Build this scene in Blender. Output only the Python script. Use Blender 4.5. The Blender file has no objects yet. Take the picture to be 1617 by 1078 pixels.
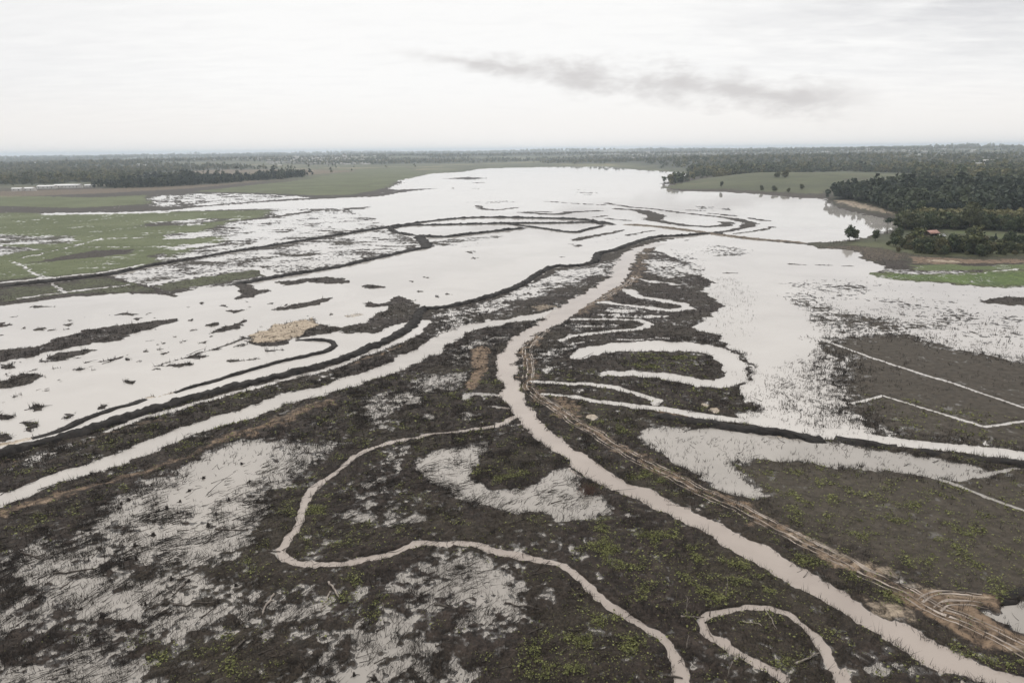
import bpy, math, random
import numpy as np

# ------------------------------------------------------------------ camera, sky, sun, exposure
SC = bpy.context.scene
CAM_H = 65.0
PITCH = math.atan((539 - 236.5) / 1078.0)
ROLL = math.radians(0.56)
FOC = 1078.0                      # focal length in photo pixels (24 mm lens)
_f = np.array([0, math.cos(PITCH), -math.sin(PITCH)])
_u0 = np.array([0, math.sin(PITCH), math.cos(PITCH)])
_r0 = np.array([1.0, 0, 0])
RIGHT = math.cos(ROLL) * _r0 - math.sin(ROLL) * _u0
UP = math.cos(ROLL) * _u0 + math.sin(ROLL) * _r0

cam_data = bpy.data.cameras.new("camera")
cam_data.lens = 24.0
cam_data.sensor_width = 36.0
cam_data.clip_start = 0.5
cam_data.clip_end = 200000.0
cam = bpy.data.objects.new("camera", cam_data)
SC.collection.objects.link(cam)
from mathutils import Matrix, Vector
cam.matrix_world = Matrix(((RIGHT[0], UP[0], -_f[0], 0), (RIGHT[1], UP[1], -_f[1], 0),
                           (RIGHT[2], UP[2], -_f[2], CAM_H), (0, 0, 0, 1)))
SC.camera = cam

SUN_EL, SUN_AZ = math.radians(56), math.radians(-22)      # azimuth from +Y towards +X

SC.view_settings.view_transform = 'Standard'
SC.view_settings.look = 'None'
SC.view_settings.exposure = 0.0
SC.view_settings.gamma = 1.0
SC.view_settings.use_curve_mapping = False
SC.render.engine = 'CYCLES'
SC.cycles.use_denoising = True
SC.cycles.denoiser = 'OPENIMAGEDENOISE'
SC.cycles.denoising_input_passes = 'RGB_ALBEDO_NORMAL'
SC.cycles.denoising_prefilter = 'ACCURATE'
SC.cycles.max_bounces = 6
SC.cycles.diffuse_bounces = 2
SC.cycles.glossy_bounces = 3
SC.cycles.transparent_max_bounces = 8
SC.cycles.volume_bounces = 1
SC.cycles.caustics_reflective = False
SC.cycles.caustics_refractive = False


class NT:
    """small helper round a node tree"""
    def __init__(self, tree):
        self.t = tree
        self.n = tree.nodes
        self.l = tree.links

    def node(self, kind, **kw):
        x = self.n.new(kind)
        for k, v in kw.items():
            setattr(x, k, v)
        return x

    def put(self, sock, v):
        if hasattr(v, 'is_output') or isinstance(v, bpy.types.NodeSocket):
            self.l.new(v, sock)
        elif isinstance(v, (tuple, list)) and len(v) == 3 and sock.type == 'RGBA':
            sock.default_value = (*v, 1)
        else:
            sock.default_value = v

    def math(self, op, a, b=None, c=None, clamp=False):
        x = self.node('ShaderNodeMath', operation=op, use_clamp=clamp)
        self.put(x.inputs[0], a)
        if b is not None:
            self.put(x.inputs[1], b)
        if c is not None:
            self.put(x.inputs[2], c)
        return x.outputs[0]

    def step(self, v, lo, hi):
        x = self.node('ShaderNodeMapRange', interpolation_type='SMOOTHSTEP')
        self.put(x.inputs['Value'], v)
        self.put(x.inputs['From Min'], lo)
        self.put(x.inputs['From Max'], hi)
        return x.outputs[0]

    def mix(self, f, a, b):
        x = self.node('ShaderNodeMix', data_type='RGBA')
        self.put(x.inputs[0], f)
        self.put(x.inputs[6], a)
        self.put(x.inputs[7], b)
        return x.outputs[2]

    def noise(self, vec, scale, detail=4.0, rough=0.55, dist=0.0):
        x = self.node('ShaderNodeTexNoise')
        if vec is not None:
            self.put(x.inputs['Vector'], vec)
        x.inputs['Scale'].default_value = scale
        x.inputs['Detail'].default_value = detail
        x.inputs['Roughness'].default_value = rough
        x.inputs['Distortion'].default_value = dist
        return x.outputs['Fac']

    def attr(self, name):
        return self.node('ShaderNodeAttribute', attribute_name=name).outputs['Fac']

    def vscale(self, vec, s):
        x = self.node('ShaderNodeVectorMath', operation='MULTIPLY')
        self.put(x.inputs[0], vec)
        x.inputs[1].default_value = s
        return x.outputs[0]


# ---- world: a thin blue sky behind a bright overcast with grey streaks
W = bpy.data.worlds.new("World")
SC.world = W
W.use_nodes = True
w = NT(W.node_tree)
w.n.clear()
sky = w.node('ShaderNodeTexSky', sky_type='NISHITA')
sky.sun_disc = False
sky.sun_elevation = SUN_EL
sky.sun_rotation = SUN_AZ
bg_sky = w.node('ShaderNodeBackground')
w.put(bg_sky.inputs['Color'], sky.outputs[0])
bg_sky.inputs['Strength'].default_value = 0.06
geo = w.node('ShaderNodeTexCoord')
D = geo.outputs['Generated']
sep = w.node('ShaderNodeSeparateXYZ')
w.put(sep.inputs[0], D)
el = w.math('ARCSINE', sep.outputs['Z'])
az = w.math('ARCTAN2', sep.outputs['X'], sep.outputs['Y'])
# cloud deck coordinates: direction projected on a high flat layer
den = w.math('ADD', w.math('MAXIMUM', sep.outputs['Z'], 0.0), 0.10)
comb = w.node('ShaderNodeCombineXYZ')
w.put(comb.inputs[0], w.math('DIVIDE', sep.outputs['X'], den))
w.put(comb.inputs[1], w.math('DIVIDE', sep.outputs['Y'], den))
deck = comb.outputs[0]
n1 = w.noise(w.vscale(deck, (0.55, 0.9, 1)), 1.3, 6, 0.55, 0.4)
n2 = w.noise(w.vscale(deck, (1.0, 2.2, 1)), 3.0, 6, 0.6, 0.3)
# bright veil in front, greyer to the upper right and far left
right = w.math('MULTIPLY', w.step(az, 0.10, 0.62), w.step(el, 0.02, 0.20))
left = w.step(az, -0.25, -0.75)
grey = w.math('ADD', w.math('MULTIPLY', right, w.step(n1, 0.30, 0.62)), w.math('MULTIPLY', left, 0.35), clamp=True)
grey = w.math('ADD', grey, w.math('MULTIPLY', w.step(el, 0.5, 1.3), 0.8), clamp=True)
grey = w.math('ADD', grey, w.math('MULTIPLY', w.math('SUBTRACT', n2, 0.5), w.math('ADD', 0.5, w.math('MULTIPLY', right, 0.9))), clamp=True)
col = w.mix(grey, (1.0, 0.995, 0.985), (0.70, 0.70, 0.72))
low = w.math('SUBTRACT', 1.0, w.step(el, 0.0, 0.10))
col = w.mix(w.math('MULTIPLY', low, 0.75), col, (0.95, 0.905, 0.865))
# one dark ragged streak low in the middle right
c2 = w.node('ShaderNodeCombineXYZ')
w.put(c2.inputs[0], w.math('MULTIPLY', az, 7.0))
w.put(c2.inputs[1], w.math('MULTIPLY', el, 17.0))
wisp = w.noise(c2.outputs[0], 2.2, 8, 0.60, 0.15)
axis = w.math('ADD', w.math('MULTIPLY', az, -0.125), 0.108)
off = w.math('ABSOLUTE', w.math('SUBTRACT', el, axis))
thick = w.math('MULTIPLY', w.step(az, -0.10, 0.14), 0.020)
body = w.math('SUBTRACT', 1.0, w.math('DIVIDE', off, w.math('ADD', thick, 0.014)))
body = w.math('MULTIPLY', w.math('ADD', body, w.math('MULTIPLY', w.math('SUBTRACT', wisp, 0.5), 2.6)), 1.0)
ends = w.math('MULTIPLY', w.step(az, -0.19, -0.03), w.math('SUBTRACT', 1.0, w.step(az, 0.38, 0.50)))
streak = w.math('MULTIPLY', w.step(body, 0.0, 1.25), ends)
col = w.mix(w.math('MULTIPLY', streak, 0.85), col, (0.64, 0.615, 0.61))
glow = w.node('ShaderNodeVectorMath', operation='DOT_PRODUCT')
w.put(glow.inputs[0], D)
glow.inputs[1].default_value = (math.cos(SUN_EL) * math.sin(SUN_AZ), math.cos(SUN_EL) * math.cos(SUN_AZ), math.sin(SUN_EL))
gl = w.math('MULTIPLY', w.step(el, 0.17, 0.42), w.step(glow.outputs['Value'], 0.25, 0.95))
col = w.mix(gl, col, (1.75, 1.70, 1.62))
bg_cloud = w.node('ShaderNodeBackground')
w.put(bg_cloud.inputs['Color'], col)
bg_cloud.inputs['Strength'].default_value = 1.0
mixs = w.node('ShaderNodeMixShader')
mixs.inputs[0].default_value = 0.97
w.l.new(bg_sky.outputs[0], mixs.inputs[1])
w.l.new(bg_cloud.outputs[0], mixs.inputs[2])
wo = w.node('ShaderNodeOutputWorld')
w.l.new(mixs.outputs[0], wo.inputs[0])
W.cycles.sampling_method = 'MANUAL'
W.cycles.sample_map_resolution = 512

sun_d = bpy.data.lights.new("sun", 'SUN')
sun_d.energy = 0.9
sun_d.angle = math.radians(14)
sun_d.color = (1.0, 0.965, 0.91)
sun = bpy.data.objects.new("sun", sun_d)
SC.collection.objects.link(sun)
sdir = Vector((math.cos(SUN_EL) * math.sin(SUN_AZ), math.cos(SUN_EL) * math.cos(SUN_AZ), math.sin(SUN_EL)))
sun.rotation_euler = sdir.to_track_quat('Z', 'Y').to_euler()

rng = np.random.default_rng(7)
random.seed(7)
COL = SC.collection

# ------------------------------------------------------------------ helpers


def ground_at(p, z=0.0):
    """where the sight line through a point of the photograph meets height z"""
    p = np.asarray(p, float).reshape(-1, 2)
    d = (p[:, :1] - 808.5) / FOC * RIGHT - (p[:, 1:] - 539) / FOC * UP + _f
    t = (z - CAM_H) / d[:, 2]
    return d[:, :2] * t[:, None]


PERM = rng.permutation(256)
PERM = np.concatenate([PERM, PERM]).astype(np.int32)
_ga = rng.random(256) * 2 * np.pi
GX, GY = np.cos(_ga).astype(np.float32), np.sin(_ga).astype(np.float32)


def perlin(x, y):
    xf = np.floor(x)
    yf = np.floor(y)
    xi = xf.astype(np.int32) & 255
    yi = yf.astype(np.int32) & 255
    fx = (x - xf).astype(np.float32)
    fy = (y - yf).astype(np.float32)
    u = fx * fx * fx * (fx * (fx * 6 - 15) + 10)
    v = fy * fy * fy * (fy * (fy * 6 - 15) + 10)

    def g(ix, iy, dx, dy):
        h = PERM[PERM[ix & 255] + (iy & 255)]
        return GX[h] * dx + GY[h] * dy
    a = g(xi, yi, fx, fy)
    b = g(xi + 1, yi, fx - 1, fy)
    c = g(xi, yi + 1, fx, fy - 1)
    d = g(xi + 1, yi + 1, fx - 1, fy - 1)
    return (a + u * (b - a)) + v * ((c + u * (d - c)) - (a + u * (b - a)))


def fbm(x, y, wl, octaves=3, gain=0.5):
    s, amp, tot = 0.0, 1.0, 0.0
    for o in range(octaves):
        k = 2.03 ** o / wl
        s = s + amp * perlin(x * k + 17.3 * o, y * k + 5.1 * o)
        tot += amp * amp
        amp *= gain
    return s / math.sqrt(tot) / 0.27      # about unit deviation


def sstep(x, a, b):
    t = np.clip((x - a) / (b - a), 0, 1)
    return t * t * (3 - 2 * t)


def mesh_object(name, verts, faces, mat=None, smooth=False, parent=None):
    """faces: an (n,3) or (n,4) int array, or a list of such arrays"""
    me = bpy.data.meshes.new(name)
    verts = np.ascontiguousarray(verts, np.float32)
    if not isinstance(faces, list):
        faces = [faces]
    faces = [np.asarray(f, np.int32) for f in faces if len(f)]
    me.vertices.add(len(verts))
    me.vertices.foreach_set('co', verts.ravel())
    nl = sum(f.size for f in faces)
    npoly = sum(len(f) for f in faces)
    me.loops.add(nl)
    me.loops.foreach_set('vertex_index', np.concatenate([f.ravel() for f in faces]))
    me.polygons.add(npoly)
    tot = np.concatenate([np.full(len(f), f.shape[1], np.int32) for f in faces])
    start = np.concatenate([[0], np.cumsum(tot)[:-1]]).astype(np.int32)
    me.polygons.foreach_set('loop_start', start)
    if smooth:
        me.polygons.foreach_set('use_smooth', np.ones(npoly, bool))
    me.update(calc_edges=True)
    if mat:
        me.materials.append(mat)
    o = bpy.data.objects.new(name, me)
    COL.objects.link(o)
    if parent is not None:
        o.parent = parent
    return o


def empty(name, loc, rz=0.0, label=None, cat=None, group=None):
    o = bpy.data.objects.new(name, None)
    COL.objects.link(o)
    o.location = loc
    o.rotation_euler = (0, 0, rz)
    if label:
        o['label'] = label
    if cat:
        o['category'] = cat
    if group:
        o['group'] = group
    return o


def tag(o, label, cat, group=None, kind=None):
    o['label'] = label
    o['category'] = cat
    if group:
        o['group'] = group
    if kind:
        o['kind'] = kind
    return o


def copy_tree(o, parent=None):
    c = o.copy()
    COL.objects.link(c)
    if parent is not None:
        c.parent = parent
    for ch in list(o.children):
        copy_tree(ch, c)
    return c


def mat_new(name):
    m = bpy.data.materials.new(name)
    m.use_nodes = True
    t = NT(m.node_tree)
    bs = t.n['Principled BSDF']
    return m, t, bs


def simple_mat(name, c1, c2, scale=2.0, rough=0.9, spec=0.2, island=0.0):
    """two tones mixed by noise in the object's own space"""
    m, t, bs = mat_new(name)
    tc = t.node('ShaderNodeTexCoord').outputs['Object']
    f = t.step(t.noise(tc, scale, 4, 0.6), 0.32, 0.68)
    if island:
        g = t.node('ShaderNodeNewGeometry').outputs['Random Per Island']
        f = t.math('ADD', t.math('MULTIPLY', f, 1 - island), t.math('MULTIPLY', g, island))
    t.put(bs.inputs['Base Color'], t.mix(f, c1, c2))
    bs.inputs['Roughness'].default_value = rough
    bs.inputs['Specular IOR Level'].default_value = spec
    return m


# ------------------------------------------------------------------ the ground sheet (polar grid, finest near by)
DA = 0.00100
fine = np.arange(-0.84, 0.84, DA)
AZ = np.concatenate([np.linspace(-math.pi, -0.84, 60, endpoint=False), fine, np.linspace(0.84, math.pi, 61)])
dep_a = np.arange(math.radians(52), math.radians(13), -0.00105)
dep_b = np.arange(math.radians(13), math.radians(0.95), -0.00058)
RR = np.concatenate([[4, 12, 25, 38], CAM_H / np.tan(np.concatenate([dep_a, dep_b]))])
RR = np.concatenate([RR, np.geomspace(RR[-1] * 1.012, 34000, 110)])
NA, NR = len(AZ), len(RR)
AA, RG = np.meshgrid(AZ, RR)
X = (RG * np.sin(AA)).astype(np.float32)
Y = (RG * np.cos(AA)).astype(np.float32)
RG = RG.astype(np.float32)
print('grid', NA, NR, NA * NR)

far_k = np.clip(RG / 220.0, 0.7, 9.0)
WX = X + far_k * (0.75 * fbm(X, Y, 7.0, 2) + 0.25 * fbm(X + 91, Y, 1.6, 1)) 
WY = Y + far_k * (0.75 * fbm(X - 55, Y + 33, 7.0, 2) + 0.25 * fbm(X, Y + 71, 1.6, 1))

L = np.full((NR, NA), 0.58, np.float32)          # level: above 0 dry, below 0 under water
A = (0.42 + 0.27 * (1 - sstep(RG, 260, 420))).astype(np.float32)          # how broken up the surface is
E = np.zeros((NR, NA), np.float32)               # hills
TINT = {k: np.zeros((NR, NA), np.float32) for k in ('green', 'sand', 'brown', 'reed', 'upland', 'wood')}


def window(wp, margin):
    az = np.arctan2(wp[:, 0], wp[:, 1])
    r = np.hypot(wp[:, 0], wp[:, 1])
    da = margin / max(r.min(), 10)
    i0, i1 = np.searchsorted(RR, [r.min() * 0.97 - margin, r.max() * 1.03 + margin])
    j0, j1 = np.searchsorted(AZ, [az.min() - da - 0.01, az.max() + da + 0.01])
    return slice(max(i0 - 1, 0), min(i1 + 1, NR)), slice(max(j0 - 1, 0), min(j1 + 1, NA))


def seg_dist(px, py, wp, closed):
    """distance to a polyline, and how far along it (index + fraction)"""
    n = len(wp)
    best = np.full(px.shape, 1e9, np.float32)
    par = np.zeros(px.shape, np.float32)
    for k in range(n if closed else n - 1):
        a, b = wp[k], wp[(k + 1) % n]
        d = b - a
        l2 = float(d @ d) + 1e-9
        t = np.clip(((px - a[0]) * d[0] + (py - a[1]) * d[1]) / l2, 0, 1)
        q = (px - a[0] - t * d[0]) ** 2 + (py - a[1] - t * d[1]) ** 2
        m = q < best
        best[m] = q[m]
        par[m] = (k + t)[m]
    return np.sqrt(best), par


def poly_mask(pts, soft, warp=1.0, z=0.0):
    wp = ground_at(pts, z)
    s = window(wp, soft * 2 + 12)
    px = X[s] + warp * (WX[s] - X[s])
    py = Y[s] + warp * (WY[s] - Y[s])
    ins = np.zeros(px.shape, bool)
    n = len(wp)
    for k in range(n):
        a, b = wp[k], wp[(k + 1) % n]
        if a[1] == b[1]:
            continue
        c = (a[1] > py) != (b[1] > py)
        ins ^= c & (px < (b[0] - a[0]) * (py - a[1]) / (b[1] - a[1]) + a[0])
    d, _ = seg_dist(px, py, wp, True)
    sd = np.where(ins, d, -d)
    return s, sstep(sd, -soft, soft)


def line_mask(pts, width, soft, warp=0.6):
    wp = ground_at(pts)
    wd = np.asarray(width, float) if np.ndim(width) else np.full(len(wp), float(width))
    s = window(wp, wd.max() + soft * 2 + 12)
    d, par = seg_dist(X[s] + warp * (WX[s] - X[s]), Y[s] + warp * (WY[s] - Y[s]), wp, False)
    hw = np.interp(par, np.arange(len(wd)), wd / 2).astype(np.float32)
    return s, 1 - sstep(d, hw - soft, hw + soft)


def paint(pts, lev=None, amp=None, soft=1.0, warp=1.0, **tint):
    s, m = poly_mask(pts, soft, warp)
    _apply(s, m, lev, amp, tint)


def stroke(pts, width, lev=None, amp=None, soft=0.4, warp=0.6, **tint):
    s, m = line_mask(pts, width, soft, warp)
    _apply(s, m, lev, amp, tint)


def _apply(s, m, lev, amp, tint):
    if lev is not None:
        L[s] += (lev - L[s]) * m
    if amp is not None:
        A[s] += (amp - A[s]) * m
    for k, v in tint.items():
        T = TINT[k]
        T[s] += (v - T[s]) * m


# --- paths traced once and used by the ground, the water and the embankments
MAIN_BANK = [(1150, 372), (1120, 369), (1080, 372.5), (1034, 375), (1001, 384), (971, 395.5), (946, 401), (939, 414), (907, 420.5), (877, 421.5),
             (854, 430.5), (824, 449), (794, 462), (754, 474.5), (717, 483), (684, 488), (667, 491), (650, 514), (620, 534),
             (580, 551), (540, 568), (501, 580), (451, 592), (401, 604), (351, 617), (301, 630), (254, 644), (200, 659),
             (160, 674), (127, 685), (90, 694), (50, 705), (0, 718), (-70, 738), (-200, 772)]
RIVER = [(1120, 371), (1080, 377), (1041, 384), (1011, 392), (994, 402), (984, 420), (977, 437), (957, 454), (924, 471), (901, 487), (874, 507),
         (841, 524), (820, 537), (807, 553), (800, 573), (800, 593), (807, 613), (813, 630), (822, 647), (841, 670),
         (867, 694), (894, 711), (914, 728), (941, 748), (974, 765), (1008, 778), (1041, 793), (1080, 812), (1117, 830),
         (1164, 854), (1211, 883), (1251, 906), (1291, 930), (1331, 953), (1368, 976), (1411, 997), (1451, 1019),
         (1494, 1040), (1545, 1061), (1598, 1081), (1680, 1110), (1800, 1150)]
RIVER_W = [9, 9, 8, 9, 9, 9, 9, 9.5, 9.5, 9, 7.5, 6.5, 6, 5.6, 5.4, 5.2, 5, 5, 5, 4.6, 4.4, 4.3, 4.3, 4.3, 4.2, 4, 4, 4, 4, 4, 4,
           4, 4, 3.9, 3.8, 3.6, 3.6, 3.6, 3.6, 3.6, 3.6, 3.6]
BRANCH = [(890, 490), (865, 497), (824, 503.5), (774, 511), (734, 520), (707, 532), (688, 545), (672, 555), (640, 571), (607, 585), (573, 597), (540, 607),
          (501, 618), (455, 628), (417, 642), (384, 656), (334, 668), (294, 681), (260, 695), (217, 713), (174, 730),
          (117, 748), (67, 765), (0, 790), (-80, 818), (-220, 862)]
BRANCH_W = [7, 7, 6.5, 7, 7.5, 8, 9, 9, 8.5, 8, 7.5, 7.5, 7.5, 7.5, 7, 6.5, 6.5, 6.5, 6.5, 6.5, 6, 5.5, 5.5, 5.5, 5.5, 5.5]
STREAM = [(812, 657), (794, 668), (770, 674), (740, 679), (707, 683), (674, 688), (640, 693), (607, 701), (580, 710), (560, 722),
          (540, 738), (514, 756), (491, 778), (481, 795), (474, 818), (464, 838), (451, 855), (447, 870), (455, 882),
          (470, 889), (500, 892), (540, 890), (573, 885), (607, 877), (640, 865), (664, 858), (680, 856), (724, 858), (757, 863),
          (790, 872), (824, 880), (857, 887), (887, 893), (907, 905), (924, 921), (944, 938), (967, 957), (997, 975),
          (1024, 990), (1044, 1006), (1058, 1023), (1068, 1043), (1074, 1066), (1078, 1100), (1076, 1150)]
OXBOW = [(1350, 1110), (1334, 1080), (1321, 1055), (1307, 1032), (1287, 1006), (1264, 983), (1237, 968), (1211, 962), (1177, 960), (1144, 963),
         (1122, 972), (1110, 986), (1120, 1005), (1144, 1016), (1167, 1030), (1197, 1046), (1224, 1063), (1246, 1082), (1270, 1110)]
MEANDER = [(912, 563), (934, 554), (974, 548), (1024, 546), (1080, 547), (1110, 549), (1137, 557), (1154, 570), (1163, 586), (1158, 599),
           (1137, 606), (1104, 604), (1077, 599), (1041, 593), (1001, 589), (955, 590)]
MEANDER_W = [6, 9, 11, 12, 11, 10, 8.5, 7.5, 6.5, 6.5, 6.5, 6.5, 6, 5.5, 5, 4]
SIDE_DITCH = [(854, 622), (907, 627), (957, 635), (1008, 642), (1058, 648), (1077, 652), (1127, 659), (1177, 665), (1211, 670),
              (1264, 679), (1311, 685), (1378, 694), (1428, 700), (1478, 705), (1545, 711), (1617, 720), (1700, 731)]
SIDE_DITCH_W = [1.6, 2.2, 2.6, 3.0, 3.4, 3.6, 3.8, 4, 5, 6, 6, 6, 5.5, 5, 5, 5, 5]
SIDE_BANK = [[(1010, 652), (1077, 664), (1127, 671), (1177, 678), (1227, 684), (1277, 692), (1300, 693)],
             [(1318, 691), (1361, 700), (1418, 708)], [(1429, 709), (1478, 717), (1512, 721)],
             [(1519, 720), (1578, 729), (1617, 736), (1720, 752)]]
SECOND_BANK = [(468, 537), (500, 537), (521, 539), (528, 545), (514, 555), (481, 563), (444, 571), (401, 583), (367, 593),
               (334, 603), (300, 612), (274, 620)]
SECOND_BANK_B = [(230, 630), (200, 640), (160, 652), (124, 667), (87, 682), (50, 692)]
LONG_BANK = [(-200, 474), (0, 453), (67, 446.5), (164, 435.5), (234, 421), (301, 409.5), (361, 399), (434, 387.5), (540, 370.5), (624, 357.5), (680, 349.5),
             (727, 345), (774, 343.5), (841, 344.5), (907, 346.5), (941, 350), (971, 355)]
INNER_BANK = [(655, 372), (630, 368), (618, 363), (622, 360), (647, 356.5), (707, 355), (800, 353), (874, 352.5), (934, 351.5), (954, 355)]
BASIN_BANK = [(657, 372), (697, 374.5), (740, 370), (790, 364.5), (830, 360)]
BASIN_BANK_B = [(800, 353.5), (850, 360), (904, 367), (925, 363), (954, 356.5)]
SHORE_BANK = [(660, 374), (672, 384), (672, 391), (650, 395), (617, 403), (580, 411), (540, 420.5), (490, 429), (430, 439), (395, 445), (368, 450)]
ROAD = [(1275, 384.5), (1241, 381.5), (1195, 378), (1158, 373.5), (1120, 368.5), (1084, 363.5), (1028, 357), (985, 354.5)]
TRACK = [(1004, 437), (987, 452), (961, 468), (940, 478), (914, 487), (894, 497), (872, 512), (855, 528), (838, 543), (832, 557), (837, 573), (836, 593),
         (838, 613), (848, 627), (872, 641), (894, 657), (913, 671), (943, 688), (974, 707), (1008, 727), (1043, 745),
         (1080, 763), (1112, 779), (1155, 797), (1195, 817), (1228, 835), (1255, 847), (1291, 866), (1331, 886),
         (1364, 904), (1398, 918), (1431, 935), (1464, 957), (1494, 970), (1528, 984), (1561, 999), (1595, 1016),
         (1620, 1031), (1720, 1085)]
TRACK_FORK = [(1464, 958), (1474, 950), (1494, 946), (1528, 947), (1555, 951)]
FIELD_DITCHES = [[(1286, 531), (1294, 535), (1378, 565), (1445, 587), (1511, 607), (1617, 644), (1720, 678)],
                 [(1344, 637), (1394, 625), (1461, 645), (1555, 674), (1617, 665)],
                 [(1384, 736), (1444, 747), (1501, 762), (1561, 786), (1617, 806), (1700, 838)],
                 [(1508, 757), (1561, 748), (1617, 737)],
                 [(1307, 529), (1378, 526), (1444, 522), (1545, 522), (1617, 520)],
                 [(1211, 663), (1254, 653)]]

# --- open water -------------------------------------------------------------------------------
LAKE = [(265, 333), (300, 328.5), (337, 325.5), (393, 321), (467, 316.5), (523, 313.5), (600, 310.5), (640, 303), (619, 299), (617, 296), (637, 288),
        (625, 285), (667, 278), (680, 274.5), (727, 272), (757, 267), (807, 265), (874, 264), (951, 263), (1001, 268),
        (1041, 270), (1078, 273), (1085, 275), (1095, 279), (1089, 281), (1057, 285), (1043, 290.5), (1061, 291.5), (1046, 297), (1077, 302), (1144, 303.5),
        (1211, 307.5), (1261, 312.5), (1303, 314), (1311, 323), (1337, 332), (1368, 339), (1398, 346), (1424, 351),
        (1418, 358), (1395, 368), (1350, 379), (1318, 381), (1275, 384), (1195, 378), (1120, 371), (1080, 375), (1034, 377), (1001, 386), (971, 397), (946, 403),
        (939, 416), (907, 423), (877, 424), (854, 433), (824, 451), (794, 464), (754, 476), (717, 485), (684, 490),
        (667, 493), (650, 516), (620, 536), (580, 553), (540, 570), (451, 594), (351, 619), (254, 646), (160, 676),
        (90, 696), (0, 720), (-150, 760), (-400, 820), (-400, 520), (-150, 492), (0, 482), (43, 475), (87, 472), (113, 467), (147, 464.5), (187, 463), (234, 464.5),
        (260, 465.5), (300, 459), (320, 453.5), (361, 451), (370, 449), (430, 440), (540, 421), (617, 403), (655, 394), (662, 381), (640, 373),
        (612, 364), (600, 350), (560, 338), (550, 332), (523, 329.5), (458, 331), (430, 329.5), (374, 330.5), (300, 333)]
RIGHT_WATER = [(1060, 378), (1080, 375), (1120, 371), (1195, 379), (1275, 387), (1290, 391), (1330, 393.5), (1356, 398), (1362, 407), (1385, 416), (1400, 424),
               (1371, 434), (1411, 442), (1494, 448), (1545, 453), (1617, 455), (1800, 457), (1800, 585), (1617, 572), (1545, 560),
               (1480, 545), (1440, 531), (1390, 528), (1300, 535), (1290, 550), (1320, 590), (1335, 640), (1375, 680),
               (1420, 698), (1300, 684), (1211, 670), (1165, 656), (1210, 647), (1170, 625), (1160, 607), (1172, 590), (1168, 568),
               (1140, 552), (1130, 545), (1140, 530), (1092, 520), (1144, 484), (1110, 460), (1127, 447), (1087, 414),
               (1045, 402), (1024, 392), (1032, 385)]
paint(LAKE, -0.85, 0.10, 0.8)
paint(RIGHT_WATER, -0.75, 0.14, 1.5)
# broken shallows and marsh
paint([(300, 336), (430, 330.5), (550, 332), (605, 350), (618, 362), (645, 374), (660, 385), (650, 393), (540, 419), (430, 438), (361, 449),
       (300, 457), (260, 464), (165, 436), (234, 421), (301, 410), (230, 420), (290, 395), (330, 380), (300, 365)], 0.02, 1.0, 6)
paint([(420, 332), (560, 335), (600, 350), (560, 362), (470, 372), (390, 385), (360, 372), (400, 350)], -0.22, 0.9, 9)
paint([(400, 420), (470, 398), (600, 372), (640, 376), (655, 388), (560, 410), (440, 430)], -0.12, 1.0, 5)
paint([(240, 310), (330, 305), (420, 307), (500, 312), (400, 319), (320, 325), (250, 327), (225, 318)], -0.05, 0.9, 12)
paint([(1235, 445), (1360, 436), (1411, 443), (1545, 454), (1800, 458), (1800, 580), (1617, 570), (1545, 559), (1440, 531), (1300, 532), (1262, 500)],
      -0.40, 0.62, 10)
paint([(1240, 446), (1330, 440), (1380, 452), (1330, 470), (1262, 466)], -0.10, 0.75, 8)
paint([(1380, 474), (1450, 470), (1530, 486), (1617, 505), (1617, 530), (1500, 520), (1420, 500)], -0.16, 0.75, 10)
paint([(1232, 466), (1262, 464), (1290, 478), (1340, 492), (1400, 503), (1470, 508), (1492, 517), (1400, 526), (1330, 528), (1290, 505)], 0.14, 0.7, 7, reed=0.8)
paint([(1290, 552), (1330, 560), (1340, 640), (1400, 690), (1300, 684), (1215, 668), (1180, 640), (1190, 600)], -0.44, 0.45, 8)
paint([(1085, 390), (1130, 387), (1195, 394), (1190, 402), (1130, 405), (1080, 402)], 0.0, 0.9, 6)
paint([(1020, 400), (1060, 392), (1110, 410), (1120, 440), (1060, 430), (1010, 425)], -0.08, 0.95, 4)
paint([(1095, 325), (1150, 326), (1165, 334), (1130, 334), (1090, 330)], -0.16, 0.8, 8)
paint([(880, 297), (960, 296), (990, 306), (930, 311), (870, 305)], -0.42, 0.8, 20)
paint([(850, 355), (1000, 362), (990, 378), (940, 395), (900, 385)], -0.42, 0.55, 8)
# reed flats on the right
for fringe in ([(1300, 538), (1390, 530), (1440, 532), (1480, 546), (1545, 561), (1617, 574), (1800, 590), (1800, 722), (1617, 704), (1480, 690), (1395, 676), (1350, 650), (1318, 600), (1320, 570)],):
    paint(fringe, -0.06, 0.85, 20, reed=0.9)
paint([(1306, 536), (1390, 530), (1440, 532), (1480, 546), (1545, 561), (1617, 574), (1800, 590), (1800, 722), (1617, 706),
       (1480, 694), (1395, 678), (1372, 655), (1350, 630), (1330, 600), (1345, 580)], 0.46, 0.36, 10, reed=1)
paint([(1155, 732), (1190, 729), (1260, 735), (1380, 745), (1480, 757), (1540, 752), (1617, 742), (1750, 760), (1750, 960), (1560, 940),
       (1480, 925), (1380, 885), (1255, 822), (1195, 784), (1165, 760)], 0.46, 0.32, 6, reed=1)
# mud of the middle: water lying between the banks
paint([(680, 492), (760, 478), (830, 452), (880, 428), (945, 416), (985, 405), (970, 440), (925, 462), (880, 490), (800, 498), (690, 530)], 0.10, 0.85, 2)
paint([(840, 448), (900, 428), (945, 420), (960, 425), (900, 440), (850, 458), (790, 480), (760, 484)], -0.16, 0.8, 1.5)
paint([(870, 460), (940, 434), (970, 436), (950, 450), (900, 478), (860, 496), (800, 497), (740, 510), (760, 498)], 0.45, 0.6, 1.5)
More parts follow.
